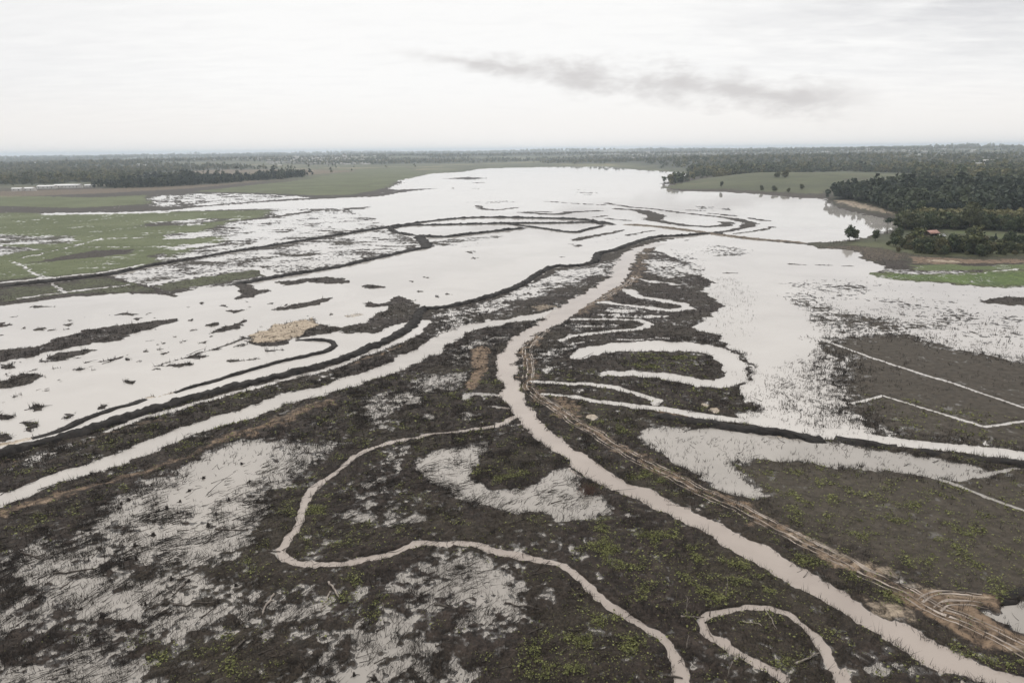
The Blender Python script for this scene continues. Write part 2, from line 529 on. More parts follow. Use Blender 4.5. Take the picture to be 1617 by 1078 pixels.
# right of the river: dark wet mud with sheets of water
paint([(1010, 398), (1040, 396), (1085, 416), (1122, 446), (1108, 460), (1138, 482), (1090, 518), (1132, 530), (1150, 560), (1165, 620),
       (1200, 648), (1080, 640), (880, 610), (850, 560), (900, 505), (990, 450)], 0.5, 0.62, 1.2)
paint([(1020, 400), (1080, 415), (1110, 432), (1060, 440), (1015, 430)], 0.05, 0.9, 2)
PONDS = [
    # (outline, level, brokenness)
    ([(385, 692), (430, 690), (460, 700), (530, 702), (505, 730), (475, 752), (425, 772), (418, 802), (400, 835), (378, 872),
      (300, 890), (250, 886), (170, 874), (130, 838), (180, 790), (240, 762), (300, 732)], -0.30, 0.62),
    ([(300, 735), (385, 697), (440, 700), (400, 760), (330, 800), (250, 800)], -0.50, 0.35),
    ([(27, 918), (67, 865), (134, 862), (167, 876), (150, 899), (230, 905), (301, 908), (418, 925), (440, 952), (401, 972),
      (301, 999), (200, 995), (117, 985), (67, 958)], -0.22, 0.72),
    ([(-60, 1052), (0, 1050), (50, 1030), (134, 1022), (187, 1030), (207, 1052), (240, 1090), (-60, 1110)], -0.30, 0.6),
    ([(-60, 960), (0, 955), (40, 975), (55, 1000), (0, 1012), (-60, 1015)], -0.10, 0.7),
    ([(-60, 890), (0, 880), (40, 862), (60, 845), (90, 830), (60, 870), (20, 915), (-60, 940)], -0.02, 0.7),
    ([(400, 1110), (440, 1070), (480, 1035), (520, 1008), (560, 992), (620, 978), (690, 1000), (730, 1050), (740, 1110)], -0.16, 0.72),
    ([(520, 1075), (560, 1040), (590, 1030), (580, 1070), (560, 1100)], -0.5, 0.3),
    ([(380, 1020), (430, 1000), (470, 990), (500, 960), (470, 950), (430, 990)], -0.08, 0.75),
    ([(573, 932), (640, 897), (680, 877), (780, 884), (806, 900), (824, 923), (874, 945), (850, 964), (774, 998), (735, 985),
      (727, 958), (640, 948)], -0.16, 0.72),
    ([(654, 737), (680, 712), (770, 700), (767, 715), (747, 735), (745, 754), (767, 772), (824, 776), (851, 765), (866, 745),
      (901, 738), (917, 767), (964, 790), (970, 804), (941, 820), (897, 828), (867, 815), (807, 811), (754, 801), (734, 788),
      (700, 775), (674, 755)], -0.42, 0.45),
    ([(640, 705), (606, 738), (590, 756), (560, 786), (540, 812), (565, 818), (612, 800), (604, 770), (636, 732)], -0.08, 0.8),
    ([(560, 650), (608, 615), (618, 640), (604, 676), (588, 665)], -0.12, 0.75),
    ([(637, 612), (674, 593), (737, 590), (739, 606), (702, 612), (658, 628), (656, 643), (637, 642)], -0.26, 0.65),
    ([(717, 560), (758, 533), (800, 527), (788, 543), (742, 558), (742, 579), (707, 577)], -0.18, 0.7),
    ([(664, 655), (685, 652), (692, 661), (676, 666)], -0.4, 0.4),
    ([(722, 652), (740, 648), (752, 654), (738, 663)], -0.4, 0.4),
    ([(610, 815), (630, 812), (634, 824), (614, 828)], -0.3, 0.4),
    ([(640, 816), (660, 815), (664, 824), (645, 828)], -0.3, 0.4),
    ([(560, 815), (580, 812), (586, 822), (566, 826)], -0.2, 0.5),
    ([(845, 556), (872, 550), (896, 552), (880, 562), (862, 566)], -0.3, 0.6),
    ([(853, 575), (872, 580), (880, 588), (866, 592)], -0.4, 0.4),
    ([(818, 562), (835, 572), (832, 590), (822, 580)], -0.3, 0.5),
    ([(960, 488), (1010, 486), (1015, 492), (970, 494)], -0.3, 0.6),
    ([(900, 512), (960, 510), (990, 514), (950, 518), (905, 518)], -0.12, 0.8),
    ([(905, 612), (930, 614), (925, 620), (906, 618)], -0.35, 0.4),
    ([(25, 725), (60, 712), (110, 706), (90, 722), (45, 738)], -0.26, 0.6),
    ([(1020, 678), (1077, 673), (1127, 676), (1177, 682), (1244, 688), (1311, 699), (1428, 714), (1511, 730), (1562, 741), (1555, 750),
      (1511, 757), (1478, 755), (1411, 744), (1361, 739), (1261, 730), (1211, 727), (1150, 728), (1170, 752), (1200, 770),
      (1214, 782), (1187, 788), (1154, 781), (1120, 758), (1062, 730), (1036, 712), (1014, 694)], -0.5, 0.42),
    ([(1530, 966), (1560, 958), (1598, 948), (1650, 950), (1650, 1010), (1617, 997), (1578, 986), (1545, 976)], -0.5, 0.3),
    ([(480, 750), (520, 728), (560, 716), (590, 715), (550, 740), (520, 770)], 0.5, 0.4),
    ([(920, 690), (960, 690), (955, 705), (930, 702)], -0.06, 0.6),
]
for pts, lv, am in PONDS:
    paint(pts, lv - (0.05 if am > 0.55 and pts[0][1] > 680 else 0), am + (0.12 if am > 0.5 else 0), 5.0 if am > 0.55 else 1.6, 1.3)
# the mound inside the crescent pond
paint([(762, 712), (800, 706), (840, 720), (866, 740), (850, 760), (824, 770), (775, 768), (752, 752)], 0.7, 0.45, 1.0)

# islets of mud in the left lake
ISLETS = [
    [(-40, 562), (0, 553), (67, 545), (87, 536), (134, 522), (214, 510), (277, 503), (281, 507), (247, 518), (220, 525), (184, 538), (150, 542),
     (117, 547), (67, 558), (33, 567), (-40, 574)],
    [(70, 568), (94, 558), (134, 551), (158, 552), (134, 561), (100, 567)],
    [(-20, 606), (0, 603), (33, 588), (67, 589), (78, 594), (50, 604), (27, 610), (-20, 616)],
    [(329, 527), (354, 515), (377, 512), (379, 505), (389, 507), (381, 518), (351, 524)],
    [(326, 513), (345, 508), (340, 514), (330, 517)],
    [(422, 490), (467, 480), (521, 470), (532, 470), (501, 481), (461, 489)],
    [(351, 489.5), (389, 489.5), (372, 494.5)],
    [(366, 449), (384, 464), (366, 474), (391, 471), (411, 464), (432, 460), (401, 457), (394, 447)],
    [(435, 446), (451, 444), (481, 440), (514, 437), (545, 441), (556, 445), (534, 449), (484, 445), (457, 451)],
    [(566, 451), (590, 449), (613, 454), (585, 457)],
    [(572, 485), (583, 476), (600, 480), (615, 478), (623, 467), (654, 474), (660, 486), (684, 489), (650, 505), (625, 514),
     (590, 526), (540, 526), (540, 516), (567, 512), (590, 499), (615, 488), (607, 484)],
    [(284, 567), (300, 562), (328, 563), (310, 569)], [(260, 576), (300, 573), (302, 578), (275, 581)],
    [(196, 600), (214, 602), (210, 607), (198, 605)], [(44, 642), (62, 640), (72, 646), (56, 650)],
    [(153, 640), (172, 638), (168, 646), (158, 646)], [(102, 653), (115, 653), (119, 661), (106, 660)],
    [(28, 667), (48, 666), (60, 673), (54, 682), (38, 675)], [(-10, 656), (8, 655), (20, 660), (8, 665), (-10, 664)],
    [(-10, 688), (8, 685), (20, 690), (8, 697), (-10, 700)], [(54, 518), (70, 516), (80, 519), (62, 524)], [(-10, 511), (6, 509), (20, 515), (-10, 517)],
    [(176, 497), (205, 494), (226, 495), (196, 499)], [(40, 485), (64, 482), (92, 484), (60, 487)], [(100, 513), (126, 511), (110, 515)],
    [(148, 573), (172, 566), (208, 559), (180, 568)], [(226, 554), (240, 551), (234, 556)], [(112, 584), (142, 580), (122, 587)],
    [(356, 570), (380, 567), (420, 565), (400, 568), (362, 572)], [(405, 556), (430, 552), (455, 550), (440, 555)],
    [(0, 577), (22, 576), (32, 581), (10, 582)], [(308, 519), (318, 520), (306, 522)], [(350, 482), (360, 483), (352, 486)],
    [(312, 479), (328, 475), (322, 482)], [(285, 539), (298, 538), (290, 541)], [(310, 542), (326, 539), (316, 543)],
    [(640, 443), (652, 443), (646, 446)], [(706, 464), (716, 465), (708, 467)], [(655, 459), (672, 461), (660, 463)], [(688, 467), (694, 468), (690, 471)],
    [(738, 397), (750, 397), (746, 401)], [(745, 406), (752, 407), (746, 411)], [(885, 405), (893, 405), (889, 408)], [(672, 437), (678, 438), (673, 440)],
    [(896, 384), (920, 388), (912, 390)], [(200, 505), (225, 502), (212, 507)], [(250, 560), (268, 556), (262, 561)],
]
for pts in ISLETS:
    paint(pts, 0.62, 0.62, 0.6, 0.9)
for _ in range(130):       # crumbs of mud between the islets
    u, v = rng.uniform(-20, 560), rng.uniform(470, 650)
    if v > 640 - 0.22 * u or v < 478 - 0.02 * u:
        continue
    a, b = rng.uniform(2, 9), rng.uniform(0.7, 1.5)
    k = rng.uniform(-0.4, -0.1)
    paint([(u - a, v - k * a), (u, v - b), (u + a, v + k * a), (u + 0.4 * a, v + b)], 0.3, 0.7, 0.5, 1.0)
paint([(655, 388), (690, 380), (727, 376), (760, 374), (800, 372), (770, 378), (745, 383), (700, 388), (680, 390)], 0.32, 0.9, 3)
paint([(700, 384), (760, 380), (850, 384), (780, 390), (720, 390)], -0.32, 0.7, 3)
# distant islets and bars
for pts in [[(698, 282), (740, 279.5), (772, 281.5), (740, 284)], [(740, 288.5), (775, 288), (752, 289.5)], [(620, 300), (660, 298), (693, 297.5), (650, 302), (600, 309), (560, 311)],
            [(540, 329), (585, 326), (575, 330), (545, 332)], [(540, 332), (562, 333), (545, 335)], [(708, 297), (720, 296.5), (716, 298.5)], [(745, 297.5), (756, 298), (748, 299)],
            [(1043, 289.5), (1060, 285), (1095, 281.5), (1095, 286), (1070, 291), (1050, 291)], [(1145, 574), (1170, 562), (1186, 572), (1165, 577)],
            [(520, 366), (548, 364), (540, 368), (524, 368)], [(440, 403), (490, 400), (512, 401), (470, 406)]]:
    paint(pts, 0.5, 0.5, 2.0, 0.8)
for pts, wd in [([(734, 320), (770, 319), (814, 317.5)], 5), ([(754, 325), (762, 330), (780, 332), (800, 330), (814, 328)], 9), ([(768, 321), (814, 319)], 5),
                ([(827, 335.5), (864, 338.5), (884, 338.5), (901, 335), (941, 333)], 14), ([(864, 318), (900, 321), (957, 324)], 7),
                ([(940, 343), (955, 341)], 8), ([(840, 334), (865, 335)], 8),
                ([(957, 321), (1000, 328), (1028, 329.5), (1074, 336), (1130, 342), (1167, 347), (1184, 353), (1178, 359), (1148, 365), (1115, 369)], 8),
                ([(1160, 345.5), (1184, 352), (1180, 358)], 13),
                ([(977, 330), (1005, 332), (1021, 335), (1041, 342), (1032, 348), (1056, 352), (1080, 356), (1115, 358), (1145, 356.5), (1150, 352), (1144, 351)], 12),
                ([(1012, 333), (1038, 341), (1030, 347)], 18), ([(1184, 344.5), (1208, 348.5)], 7), ([(1221, 358), (1205, 363), (1178, 367), (1162, 369)], 5),
                ([(1120, 337), (1160, 341)], 6), ([(1087, 332), (1110, 333)], 6),
                ([(907, 379.5), (930, 374), (965, 368), (984, 363.5)], 7), ([(990, 372), (1030, 364)], 4), ([(960, 345.5), (990, 348)], 8),
                ([(1062, 379), (1080, 379.5)], 8), ([(1250, 417), (1270, 418)], 3), ([(1290, 418.5), (1310, 419.3)], 3), ([(1330, 420), (1345, 420.5)], 3), ([(278, 316), (297, 328.5)], 7),
                ([(0, 328), (30, 330), (61, 331.5), (119, 332.5)], 12), ([(1146, 431), (1160, 431)], 3), ([(60, 571), (130, 566)], 1.5),
                ([(389, 533), (351, 547), (311, 560), (284, 567), (247, 578)], 1.6)]:
    stroke(pts, wd, 0.6, 0.5, 1.2)

# --- land on the right: the headland, its beaches and the far hill --------------------------------
HEADLAND = [(1272, 385.5), (1300, 382), (1330, 381.5), (1360, 377), (1400, 367), (1424, 355), (1420, 350), (1398, 346), (1368, 340), (1337, 333), (1313, 324), (1306, 315),
            (1330, 296), (1450, 270), (1900, 262), (1900, 425), (1617, 414), (1500, 418), (1440, 421), (1400, 419), (1385, 416.5), (1362, 409), (1357, 398), (1330, 393.5), (1290, 391.5)]
paint(HEADLAND, 0.95, 0.35, 2.0, upland=0.4)
paint([(1340, 383), (1400, 370), (1440, 352), (1440, 330), (1350, 320), (1316, 312), (1340, 295), (1900, 270), (1900, 408), (1617, 405), (1520, 406),
       (1460, 404), (1420, 399), (1380, 392), (1345, 388)], 0.95, 0.3, 3, upland=1.0)
paint([(1290, 391), (1340, 389), (1390, 392), (1440, 404), (1420, 412), (1385, 416), (1362, 408), (1357, 398), (1330, 394)], 0.8, 0.4, 2, upland=0.1, brown=0.45)
paint([(1440, 406), (1500, 409), (1560, 412), (1617, 409), (1800, 412), (1800, 424), (1617, 416), (1500, 418), (1440, 416)], 0.8, 0.4, 2, brown=0.85, upland=0)
paint([(1460, 411), (1500, 412), (1530, 416), (1480, 415)], None, None, 2, sand=0.7, brown=0.5)
paint([(1376, 414), (1400, 411), (1440, 414), (1430, 420), (1400, 421)], 0.9, 0.4, 1.5, upland=0, brown=0)
paint([(1310, 314), (1345, 317), (1372, 326), (1420, 336), (1420, 342), (1372, 333), (1330, 324)], 0.8, 0.3, 6, 1.8, sand=0.62, brown=0.4, upland=0)
paint([(1482, 370), (1520, 371), (1617, 378), (1800, 388), (1800, 396), (1617, 387), (1560, 380), (1500, 376)], None, None, 2, green=0.8, upland=0.2)
paint([(1590, 340), (1640, 338), (1640, 347), (1600, 346)], None, None, 3, green=0.8, upland=0.2)
paint([(1310, 324), (1337, 332), (1368, 339), (1400, 346), (1420, 351), (1420, 345), (1372, 335), (1330, 327)], 0.6, 0.3, 2, sand=0.0, upland=0, reed=0.3)
# hill pasture across the bay
paint([(1047, 297), (1060, 292.5), (1095, 287), (1130, 283), (1200, 278), (1330, 272), (1462, 275), (1440, 290), (1340, 293), (1303, 306),
       (1303, 313), (1261, 311.5), (1211, 306.5), (1144, 302.5), (1077, 301)], 0.95, 0.3, 3, green=0.62, upland=0.45)
paint([(1047, 297), (1077, 299.5), (1144, 300.5), (1211, 304), (1261, 307), (1310, 309), (1303, 314), (1261, 312.5), (1211, 307.5), (1144, 303.5), (1077, 302)],
      0.8, 0.3, 3, green=0, upland=0, brown=0.35)
paint([(1275, 306), (1300, 305), (1303, 309), (1265, 308)], None, None, 3, sand=0.35)
# green flats near the right shore
paint([(1373, 434), (1411, 430), (1445, 433), (1520, 431), (1617, 427), (1800, 424), (1800, 458), (1617, 453), (1545, 452), (1494, 447),
       (1444, 444), (1411, 441)], 0.5, 0.75, 7, 1.6, green=1.35)
paint([(1440, 420), (1478, 417), (1540, 421), (1617, 417), (1800, 416), (1800, 424), (1617, 425), (1500, 428), (1445, 427)], 0.4, 0.5, 2.5, green=1.15)
paint([(1400, 424), (1445, 427), (1500, 429), (1560, 428), (1500, 432), (1445, 433), (1400, 430)], 0.02, 0.8, 2.5, green=0.2)
paint([(1542, 476), (1571, 470.5), (1617, 469), (1800, 468), (1800, 486), (1617, 482), (1571, 480)], 0.9, 0.3, 2.0)

# --- green flats on the left ---------------------------------------------------------------------
paint([(-300, 345), (0, 336), (160, 338), (300, 334), (430, 332), (415, 345), (360, 352), (330, 362), (310, 376), (352, 372), (355, 382), (300, 395), (230, 421), (160, 431), (0, 444),
       (-300, 470)], 0.62, 0.7, 15, green=1.0)
paint([(-300, 316), (0, 309), (150, 312), (232, 308), (240, 322), (120, 329), (0, 326), (-300, 332)], 0.6, 0.35, 8, green=0.85)
paint([(300, 303), (400, 292), (470, 285), (560, 268), (640, 264), (672, 272), (660, 279), (630, 286), (612, 297), (560, 308), (500, 309), (400, 305)], 0.6, 0.3, 8, green=0.7)
paint([(-300, 300), (0, 302), (160, 298), (300, 290), (480, 281), (300, 298), (160, 306), (0, 312), (-300, 316)], 0.7, 0.3, 8, brown=0.6, upland=0.1)
paint([(0, 458), (160, 439), (240, 452), (300, 440), (420, 424), (420, 436), (330, 450), (260, 462), (110, 465), (0, 478)], 0.55, 0.5, 2, green=0.5)
paint([(-300, 480), (0, 478), (110, 465), (200, 461), (180, 464), (113, 469), (40, 478), (0, 483), (-300, 505)], 0.6, 0.5, 1)
for pts, lv, am in [([(-60, 390), (0, 388), (40, 391), (75, 394), (40, 398), (0, 404), (-60, 408)], 0.02, 0.7),
                    ([(-60, 372), (0, 370), (60, 373), (120, 372), (116, 384), (60, 386), (-60, 384)], 0.2, 0.8),
                    ([(232, 404), (262, 399), (268, 408), (245, 412)], 0.05, 0.8), ([(262, 390), (320, 386), (358, 385), (300, 392), (280, 395)], -0.02, 0.7),
                    ([(255, 370), (320, 366), (345, 368), (300, 378), (262, 378)], 0.0, 1.0), ([(280, 387), (330, 384), (365, 383.5), (310, 389)], -0.3, 0.5),
                    ([(61, 337), (111, 336), (167, 335.5), (265, 333), (265, 336), (150, 338.5), (75, 340)], -0.25, 0.6),
                    ([(230, 352), (330, 345), (380, 346), (300, 356), (220, 359)], 0.28, 0.8)]:
    paint(pts, lv, am, 2.5, 1.0, green=0.35)
paint([(60, 412), (150, 396), (215, 394), (200, 402), (120, 410), (50, 416)], 0.7, 0.5, 3, green=0.15)
for pts, wd in [([(33, 408), (104, 392), (156, 378)], 2.2), ([(158, 377.5), (180, 376.5), (232, 375)], 4.5), ([(130, 390), (200, 390)], 2),
                ([(20, 412), (67, 439)], 1.4), ([(80, 447), (103, 461)], 1.3), ([(-200, 467), (0, 446.5), (67, 440), (164, 430), (225, 418)], 4.5),
                ([(194, 442), (236, 453), (262, 463)], 3.0), ([(234, 450), (254, 445), (301, 437), (367, 425), (404, 422), (421, 427), (434, 435)], 3.5),
                ([(400, 422), (424, 436)], 2.2), ([(30, 471), (103, 461.5), (200, 450)], 2.2), ([(0, 453), (80, 446.5), (130, 441)], 2.0),
                ([(436, 354), (470, 356.5), (486, 358), (450, 371), (400, 386), (355, 397)], 5),
                ([(380, 349), (410, 346), (450, 338)], 6), ([(180, 337), (265, 334), (330, 327)], 16)]:
    stroke(pts, wd, -0.7, 0.2, 0.5, green=0)
stroke([(164, 436), (200, 446), (234, 453), (277, 468)], 3.0, 0.8, 0.3, 0.6)
stroke([(370, 350), (430, 343), (490, 334), (530, 333)], 12, 0.5, 0.8, 3, green=0)

# --- the sand bar, sandy track verge, brown patches ----------------------------------------------
paint([(384, 540), (411, 523), (451, 510), (494, 502), (503, 510), (521, 519), (484, 531), (444, 541), (411, 544)], 1.3, 0.5, 2.6, 1.7, sand=0.85)
paint([(384, 540), (412, 543), (444, 540), (462, 537), (455, 544), (410, 548)], 0.6, 0.4, 0.5, 0.8, sand=0.0)
paint([(500, 512), (520, 516), (545, 517), (545, 522), (520, 526), (490, 531), (470, 535)], 0.55, 0.6, 0.7, 0.8, sand=0.15)
stroke([(233, 628), (252, 625), (272, 621)], 2.0, 0.1, 0.3, 0.5, sand=0.6)
stroke([(-10, 704), (20, 700), (48, 692)], 3.0, 0.15, 0.3, 0.5, sand=0.8)
paint([(540, 498), (560, 494), (576, 496), (555, 502)], 0.05, 0.3, 1.0, 0.8, sand=0.6)
paint([(905, 497), (911, 484), (931, 472), (961, 458), (987, 446), (997, 430), (1012, 396), (1031, 390), (1022, 414), (1014, 437), (987, 455),
       (957, 471), (934, 494), (910, 502)], 0.85, 0.5, 1.2, 1.3, sand=0.30, brown=0.5)
paint([(832, 486), (860, 480), (880, 485), (850, 492)], 0.6, 0.4, 1.0, 1.0, sand=0.55)
stroke([(1290, 868), (1250, 852), (1270, 860), (1320, 884), (1360, 900)], 5, None, None, 2.0, 2.0, sand=0.36, brown=0.3)
paint([(1376, 956), (1411, 950), (1440, 958), (1436, 992), (1404, 982)], 0.4, 0.5, 1.8, 2.2, sand=0.55, brown=0.5)
paint([(1425, 925), (1480, 932), (1560, 946), (1532, 965), (1570, 985), (1660, 1020), (1660, 1050), (1560, 1025), (1480, 988), (1440, 962)], 0.85, 0.35, 1.0, 1.0, brown=0.95)
paint([(1560, 1022), (1617, 1020), (1700, 1060), (1700, 1080), (1617, 1050)], 0.8, 0.3, 1.0, 1.0, sand=0.45)
paint([(744, 552), (760, 548), (776, 550), (770, 575), (758, 612), (738, 618), (744, 580)], 0.85, 0.35, 0.8, 1.0, brown=0.85)
stroke([(-40, 825), (0, 812), (60, 796), (100, 782), (170, 763), (230, 746), (280, 728), (330, 702), (400, 682), (450, 662), (520, 637)],
       [4, 4.5, 4, 4, 3, 3, 3, 3, 5, 6, 5], 0.85, 0.4, 1.4, 2.2, brown=0.62)
stroke([(0, 818), (60, 800), (110, 780), (200, 756), (270, 734)], 1.6, None, None, 0.9, 2.6, sand=0.36)
stroke([(400, 672), (470, 650), (530, 628)], 2.5, None, None, 1.0, 2.0, sand=0.35)
stroke([(560, 575), (600, 560), (640, 546)], 2.5, None, None, 1.0, 1.5, brown=0.55, sand=0.2)
stroke([(0, 738), (90, 712), (160, 690), (260, 660)], 1.5, None, None, 1.0, 2, brown=0.6)
paint([(870, 625), (905, 632), (920, 660), (900, 662), (880, 645)], 0.8, 0.4, 1.0, 1.0, brown=0.6)
stroke([(1000, 640), (1060, 655), (1110, 664)], 2.5, 0.8, 0.4, 0.8, brown=0.6)
stroke(TRACK, [3.0] * 6 + [3.6] * (len(TRACK) - 6), 0.85, 0.4, 1.6, 2.0, brown=0.68)
stroke(TRACK_FORK, 4.5, 0.85, 0.4, 1.2, 1.5, brown=0.8)
stroke([(1250, 845), (1300, 858), (1370, 895), (1420, 912), (1480, 935), (1540, 945)], 2.2, None, None, 0.9, 1.2, sand=0.45)
for pts, g in [([(950, 665), (980, 665), (985, 690), (965, 685)], 0.6), ([(1000, 745), (1040, 740), (1060, 770), (1020, 765)], 0.45), ([(1330, 905), (1380, 915), (1420, 945), (1400, 955), (1340, 925)], 0.6),
               ([(1200, 850), (1250, 860), (1290, 885), (1260, 890)], 0.5), ([(850, 1000), (960, 980), (1040, 1040), (1050, 1100), (820, 1100)], 0.40),
               ([(960, 820), (1120, 860), (1220, 920), (1300, 990), (1240, 960), (1150, 950), (1050, 960), (990, 930), (930, 860)], 0.42),
               ([(460, 800), (520, 760), (560, 830), (640, 850), (560, 875), (480, 870)], 0.35), ([(280, 900), (400, 895), (420, 915), (300, 910)], 0.55), ([(100, 990), (260, 1000), (400, 1000), (360, 1070), (220, 1050)], 0.35),
               ([(1150, 1000), (1240, 985), (1300, 1060), (1220, 1050)], 0.32), ([(760, 740), (840, 735), (840, 765), (770, 765)], 0.3),
               ([(1480, 1000), (1617, 1060), (1617, 1090), (1560, 1060)], 0.4), ([(540, 920), (600, 910), (620, 960), (540, 975)], 0.45),
               ([(1000, 560), (1100, 560), (1125, 580), (1050, 590), (980, 580)], 0.28)]:
    paint(pts, None, None, 3.0, 1.5, green=g)
for (u, v, r) in [(934, 659, 2.1), (1126, 648, 1.8), (1113, 640, 1.6), (1244, 690, 2.2), (1232, 688, 1.6)]:    # pale clay pools
    paint([(u - 4.6 * r, v), (u - 2 * r, v - 2 * r), (u + 3 * r, v - 2 * r), (u + 5 * r, v), (u + 1 * r, v + 2.4 * r)], 0.12, 0.1, 0.25, 0.4, sand=1.0, brown=0)

stroke([(1112, 541), (1140, 547), (1164, 558), (1177, 574), (1180, 592), (1170, 607), (1150, 617)], 3.2, 0.35, 0.75, 1.2, 1.5)
# --- channels are cut last -----------------------------------------------------------------------
stroke(RIVER, np.array(RIVER_W), -1.3, 0.25, 0.9, 0.95)
stroke(BRANCH, np.array(BRANCH_W), -1.3, 0.25, 0.9, 1.05)
stroke(STREAM, 1.45 + 0.35 * np.sin(np.arange(len(STREAM)) * 1.7) * np.cos(np.arange(len(STREAM)) * 0.6), -0.9, 0.3, 0.3, 0.6)
stroke(OXBOW, 1.35 + 0.35 * np.sin(np.arange(len(OXBOW)) * 2.1), -0.9, 0.3, 0.3, 0.6)
stroke(MEANDER, np.array(MEANDER_W), -1.0, 0.2, 0.5, 0.7)
stroke(SIDE_DITCH, np.array(SIDE_DITCH_W), -0.8, 0.2, 0.5, 0.5)
stroke([(841, 602), (874, 605), (924, 606), (974, 612), (1008, 622), (1038, 632), (1034, 638)], 2.4, -0.8, 0.15, 0.35, 0.4)
stroke([(907, 504), (957, 504), (1008, 505), (1024, 512), (1008, 520), (957, 524), (907, 530), (884, 537)], [3, 3, 3, 3.4, 3, 3, 2.6, 2.2], -0.8, 0.15, 0.4, 0.5)
stroke([(990, 458), (1008, 468), (1041, 474), (1075, 479), (1086, 486), (1060, 491), (1041, 488), (991, 482), (951, 477)], [6, 6, 5, 5, 5, 5, 4, 4, 4], -0.6, 0.45, 0.8, 0.8)
stroke([(787, 624), (754, 622), (738, 624), (735, 631)], 2.0, -0.7, 0.15, 0.3, 0.4)
stroke([(774, 642), (800, 645)], 1.4, -0.7, 0.15, 0.3, 0.4)
stroke([(670, 507), (654, 527), (630, 540), (573, 560), (540, 576), (501, 587), (467, 595), (401, 612), (334, 630), (284, 644), (207, 665), (167, 682)],
       [5, 4.5, 4, 3, 2.6, 2.4, 2.2, 2.2, 2.2, 2.2, 2, 1.6], -0.8, 0.15, 0.4, 0.5)
for pts, wd in [([(1012, 400), (1050, 402), (1085, 409), (1110, 420)], 3), ([(935, 497), (985, 499), (1050, 500)], 2.0), ([(1015, 415), (1060, 420), (1095, 430)], 3),
                ([(900, 545), (950, 536), (1000, 536), (1050, 534)], 1.6), ([(1000, 440), (1040, 446), (1080, 450)], 3)]:
    stroke(pts, wd, -0.35, 0.7, 0.8, 1.2)
for pts in FIELD_DITCHES:
    stroke(pts, 0.9 if pts[0][1] > 700 else 1.0, -0.6, 0.12, 0.35, 0.15, reed=0)
for pts, wd in [([(675, 500), (720, 493), (740, 490)], 2), ([(1480, 436), (1545, 432), (1617, 424)], 1.6)]:
    stroke(pts, wd, -0.2, 0.5, 0.6)

# --- hills ---------------------------------------------------------------------------------------
def hill(u, v, rx, ry, h):
    c = ground_at((u, v))[0]
    k = c / np.hypot(*c)
    dx, dy = X - c[0], Y - c[1]
    al = dx * k[0] + dy * k[1]
    ac = dx * k[1] - dy * k[0]
    E[...] += h * np.exp(-(al / ry) ** 2 - (ac / rx) ** 2)


hill(1240, 286, 260, 260, 15)
hill(1560, 300, 330, 250, 3)
hill(1760, 320, 300, 250, 5)
hill(1560, 375, 85, 70, 2)
hill(1470, 372, 45, 50, 1.5)
hill(120, 266, 480, 420, 20)
hill(400, 257, 900, 700, 20)
hill(1500, 254, 800, 900, 36)
hill(1180, 258, 600, 500, 28)
hill(880, 249, 900, 900, 36)
hill(620, 252, 700, 600, 18)
hill(280, 247.5, 900, 900, 52)
hill(560, 244.5, 2200, 1500, 50)
hill(1000, 241.5, 2600, 1800, 46)
hill(1560, 241, 1800, 1800, 58)
hill(1300, 245, 1500, 900, 40)
i0 = int(np.searchsorted(RR, 380))
edge = np.full((NR, NA), 1e6, np.float32)
sub = (slice(i0, NR), slice(60, 60 + len(fine)))
for shore in (LAKE[:46], RIGHT_WATER[3:14]):
    edge[sub] = np.minimum(edge[sub], seg_dist(X[sub], Y[sub], ground_at(shore), False)[0])
ramp = sstep(edge, 0, np.clip(RG / 9, 50, 260))
E *= ramp
far = sstep(RG, 2600, 6500)
rough = fbm(X, Y, 2600.0, 3)
rough2 = fbm(X + 900, Y - 700, 900.0, 2)
E += far * ramp * np.clip(8 + 20 * rough + 6 * rough2, 0, 56)
TINT['upland'] = np.maximum(TINT['upland'], sstep(RG, 1500, 2000) * (1 - np.clip(TINT['green'] * 1.4, 0, 1)) * np.clip(1 - TINT['brown'], 0, 1))

WOODS = {
    'pines': [(1309, 316), (1320, 313), (1335, 311), (1400, 308), (1470, 306), (1545, 305), (1760, 308), (1760, 350), (1617, 340), (1560, 345), (1500, 362), (1440, 357), (1428, 350), (1424, 340), (1400, 333), (1372, 324), (1340, 317)],
    'mixed': [(1424, 356), (1440, 350), (1500, 354), (1580, 354), (1617, 359), (1760, 362), (1760, 382), (1617, 374), (1540, 369), (1490, 366), (1458, 366), (1424, 364), (1415, 360)],
    'left': [(-250, 282), (-60, 272), (60, 266), (120, 259), (225, 259), (245, 272), (215, 284), (180, 288), (110, 288), (60, 296), (0, 298), (-250, 304)],
    'row': [(140, 296), (205, 291), (240, 283), (300, 281), (372, 284), (440, 279), (485, 276.5), (482, 279.5), (420, 285.5), (340, 291), (250, 296), (170, 298)],
    'bay': [(1080, 276), (1098, 271), (1170, 268), (1260, 266), (1380, 264), (1460, 267), (1600, 268), (1760, 262), (1760, 300), (1617, 296), (1480, 294), (1440, 276), (1330, 271), (1200, 277), (1130, 282), (1100, 285), (1062, 290.5), (1058, 288), (1092, 282)],
}
WMASK = {}
for k, pts in WOODS.items():
    M = np.zeros((NR, NA), np.float32)
    s_, m_ = poly_mask(pts, 5.0, 1.0)
    M[s_] = m_
    if k != 'mixed':
        thr = {'left': 0.0, 'bay': -0.1, 'row': -0.7, 'pines': -1.0}[k]
        M = M * (0.05 + 0.95 * sstep(fbm(X / 1.8 + 60, Y - 800, {'pines': 160.0, 'row': 130.0}.get(k, 300.0), 3), thr - 0.35, thr + 0.15))
    WMASK[k] = M
    TINT['wood'] = np.maximum(TINT['wood'], M)
wn = fbm(X + 4000, Y - 2500, 1500.0, 4, 0.6)
